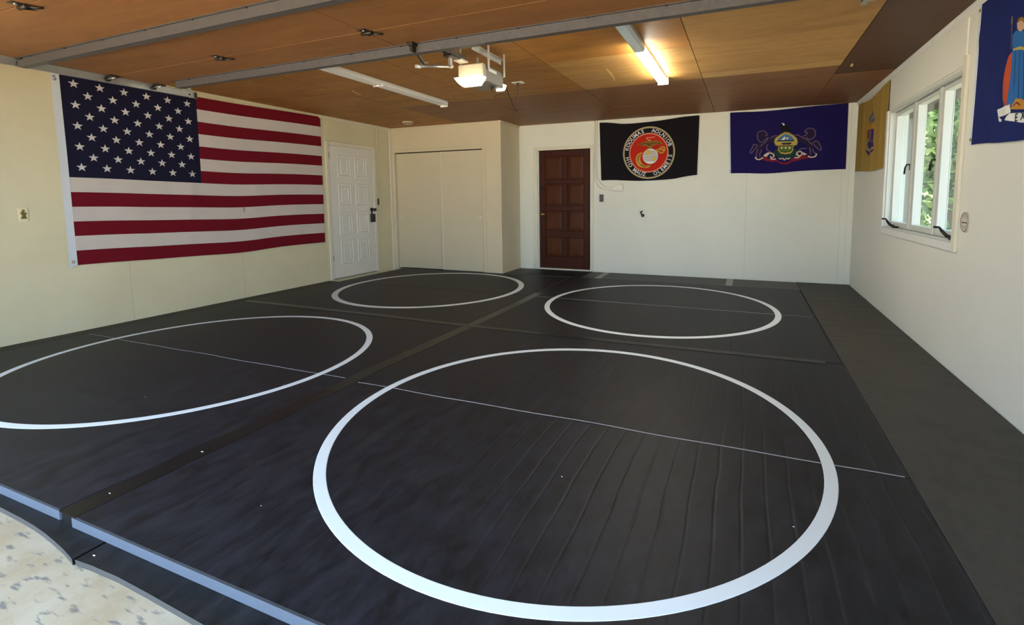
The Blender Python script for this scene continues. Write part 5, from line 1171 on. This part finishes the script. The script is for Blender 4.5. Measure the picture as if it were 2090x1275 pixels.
# blue flag nearest on the right wall
ny = Flag('right', [(4.022, 2.432), (2.500, 2.440), (2.520, 1.550), (4.036, 1.556)], [(0.02, 0.4, 0.3)], [(0.035, 0.45, 0.3)],
          [(3.9, 2.2, 0.2, 0.05, 0.012, 0.12), (3.75, 1.7, 1.2, 0.04, 0.012, 0.3), (3.55, 1.65, 1.3, 0.04, 0.012, 0.3), (3.2, 2.0, 1.5, 0.05, 0.01, 0.5)], 0.010, 0.010, 17.0)
f5 = thing('blue_flag', 'blue flag with a robed figure and white ribbon, cut by the right picture edge', 'flag', (XR, 3.3, 1.55), 'flags hung on the walls')
mb = MB(); ny.grid(mb, 0, 1, 0, 1, 60, 36, lambda u, v: 'cloth_blue'); part('cloth', mb, f5)
nh = Flag('right', [(4.056, 2.430), (4.022, 2.432), (4.036, 1.556), (4.068, 1.552)], [], [], ny.folds, ny.base, ny.amp, ny.seed)
mb = MB(); nh.grid(mb, 0, 1, 0, 1, 2, 24, lambda u, v: 'header_white', 0.0); h_ = part('header', mb, f5, 'white heading strip'); grommet(nh, 4.048, 1.59, h_, 0.008); grommet(nh, 4.040, 2.40, h_, 0.008)
ny.art('ny', f5, 5.0)
word(ny, f5, 'EXCELSIOR', 3.458, 1.644, -0.066, 0.002, 0.062, 'art_ink', 0.0062)

# ------------------------------------------------------------------ trees beyond the window
def tree(label, x, y, h, r, n, seed):
    rnd = random.Random(seed)
    t = thing('tree', label, 'tree', (x, y, ZF - 0.152), 'trees outside the window')
    part('trunk', MB().tube([(x, y, ZF - 0.152), (x + 0.05, y, h * 0.3), (x - 0.08, y + 0.05, h * 0.6), (x, y, h * 0.9)], 0.1, 'bark', 8, taper=[0.16, 0.12, 0.08, 0.03]), t)
    m = MB(); i = m.mi('leaf_green')
    clumps = [(Vector((x + rnd.uniform(-1, 1) * r, y + rnd.uniform(-1, 1) * r, rnd.uniform(0.1, 1.0) * h)), rnd.uniform(0.3, 0.6)) for _ in range(34)]
    for k in range(n):
        c, rr = rnd.choice(clumps)
        p = c + Vector((rnd.gauss(0, 1), rnd.gauss(0, 1), rnd.gauss(0, 0.7))) * rr * 0.55
        a = Vector((rnd.uniform(-1, 1), rnd.uniform(-1, 1), rnd.uniform(-0.6, 0.6))).normalized(); b_ = a.orthogonal().normalized()
        b_ = (Matrix.Rotation(rnd.uniform(0, 6.28), 3, a) @ b_); s = rnd.uniform(0.06, 0.12)
        c_ = a.cross(b_)
        f = m.bm.faces.new([m.bm.verts.new(p - a * s), m.bm.verts.new(p + b_ * s * 0.45), m.bm.verts.new(p + a * s), m.bm.verts.new(p - b_ * s * 0.45)]); f.material_index = i
    fo = part('foliage', m, t); fo['kind'] = 'stuff'
tree('leafy green tree close outside the window, in front of the others', 3.2, 10.4, 4.4, 0.8, 13000, 1)
tree('second green tree outside the window, just beyond the closest one', 4.5, 14.0, 5.4, 0.9, 13000, 2)
tree('third green tree outside the window, pale and tall', 5.9, 18.2, 6.8, 1.1, 13000, 3)
tree('farthest and tallest pale green tree outside the window', 7.4, 23.0, 8.4, 1.4, 13000, 4)

# dense woodland edge behind them
rnd = random.Random(11); m = MB(); i = m.mi('leaf_green')
for k in range(16000):
    p = Vector((rnd.uniform(3.5, 22.0), rnd.uniform(29.0, 33.0), rnd.uniform(0.0, 11.0) ** 1.0))
    a = Vector((rnd.uniform(-1, 1), rnd.uniform(-1, 1), rnd.uniform(-0.6, 0.6))).normalized(); b_ = Matrix.Rotation(rnd.uniform(0, 6.28), 3, a) @ a.orthogonal().normalized(); sz = rnd.uniform(0.14, 0.26)
    f = m.bm.faces.new([m.bm.verts.new(p - a * sz), m.bm.verts.new(p + b_ * sz * 0.5), m.bm.verts.new(p + a * sz), m.bm.verts.new(p - b_ * sz * 0.5)]); f.material_index = i
tag(m.build('tree_foliage'), 'wall of pale green woodland leaves far beyond the window', 'foliage', kind='stuff')
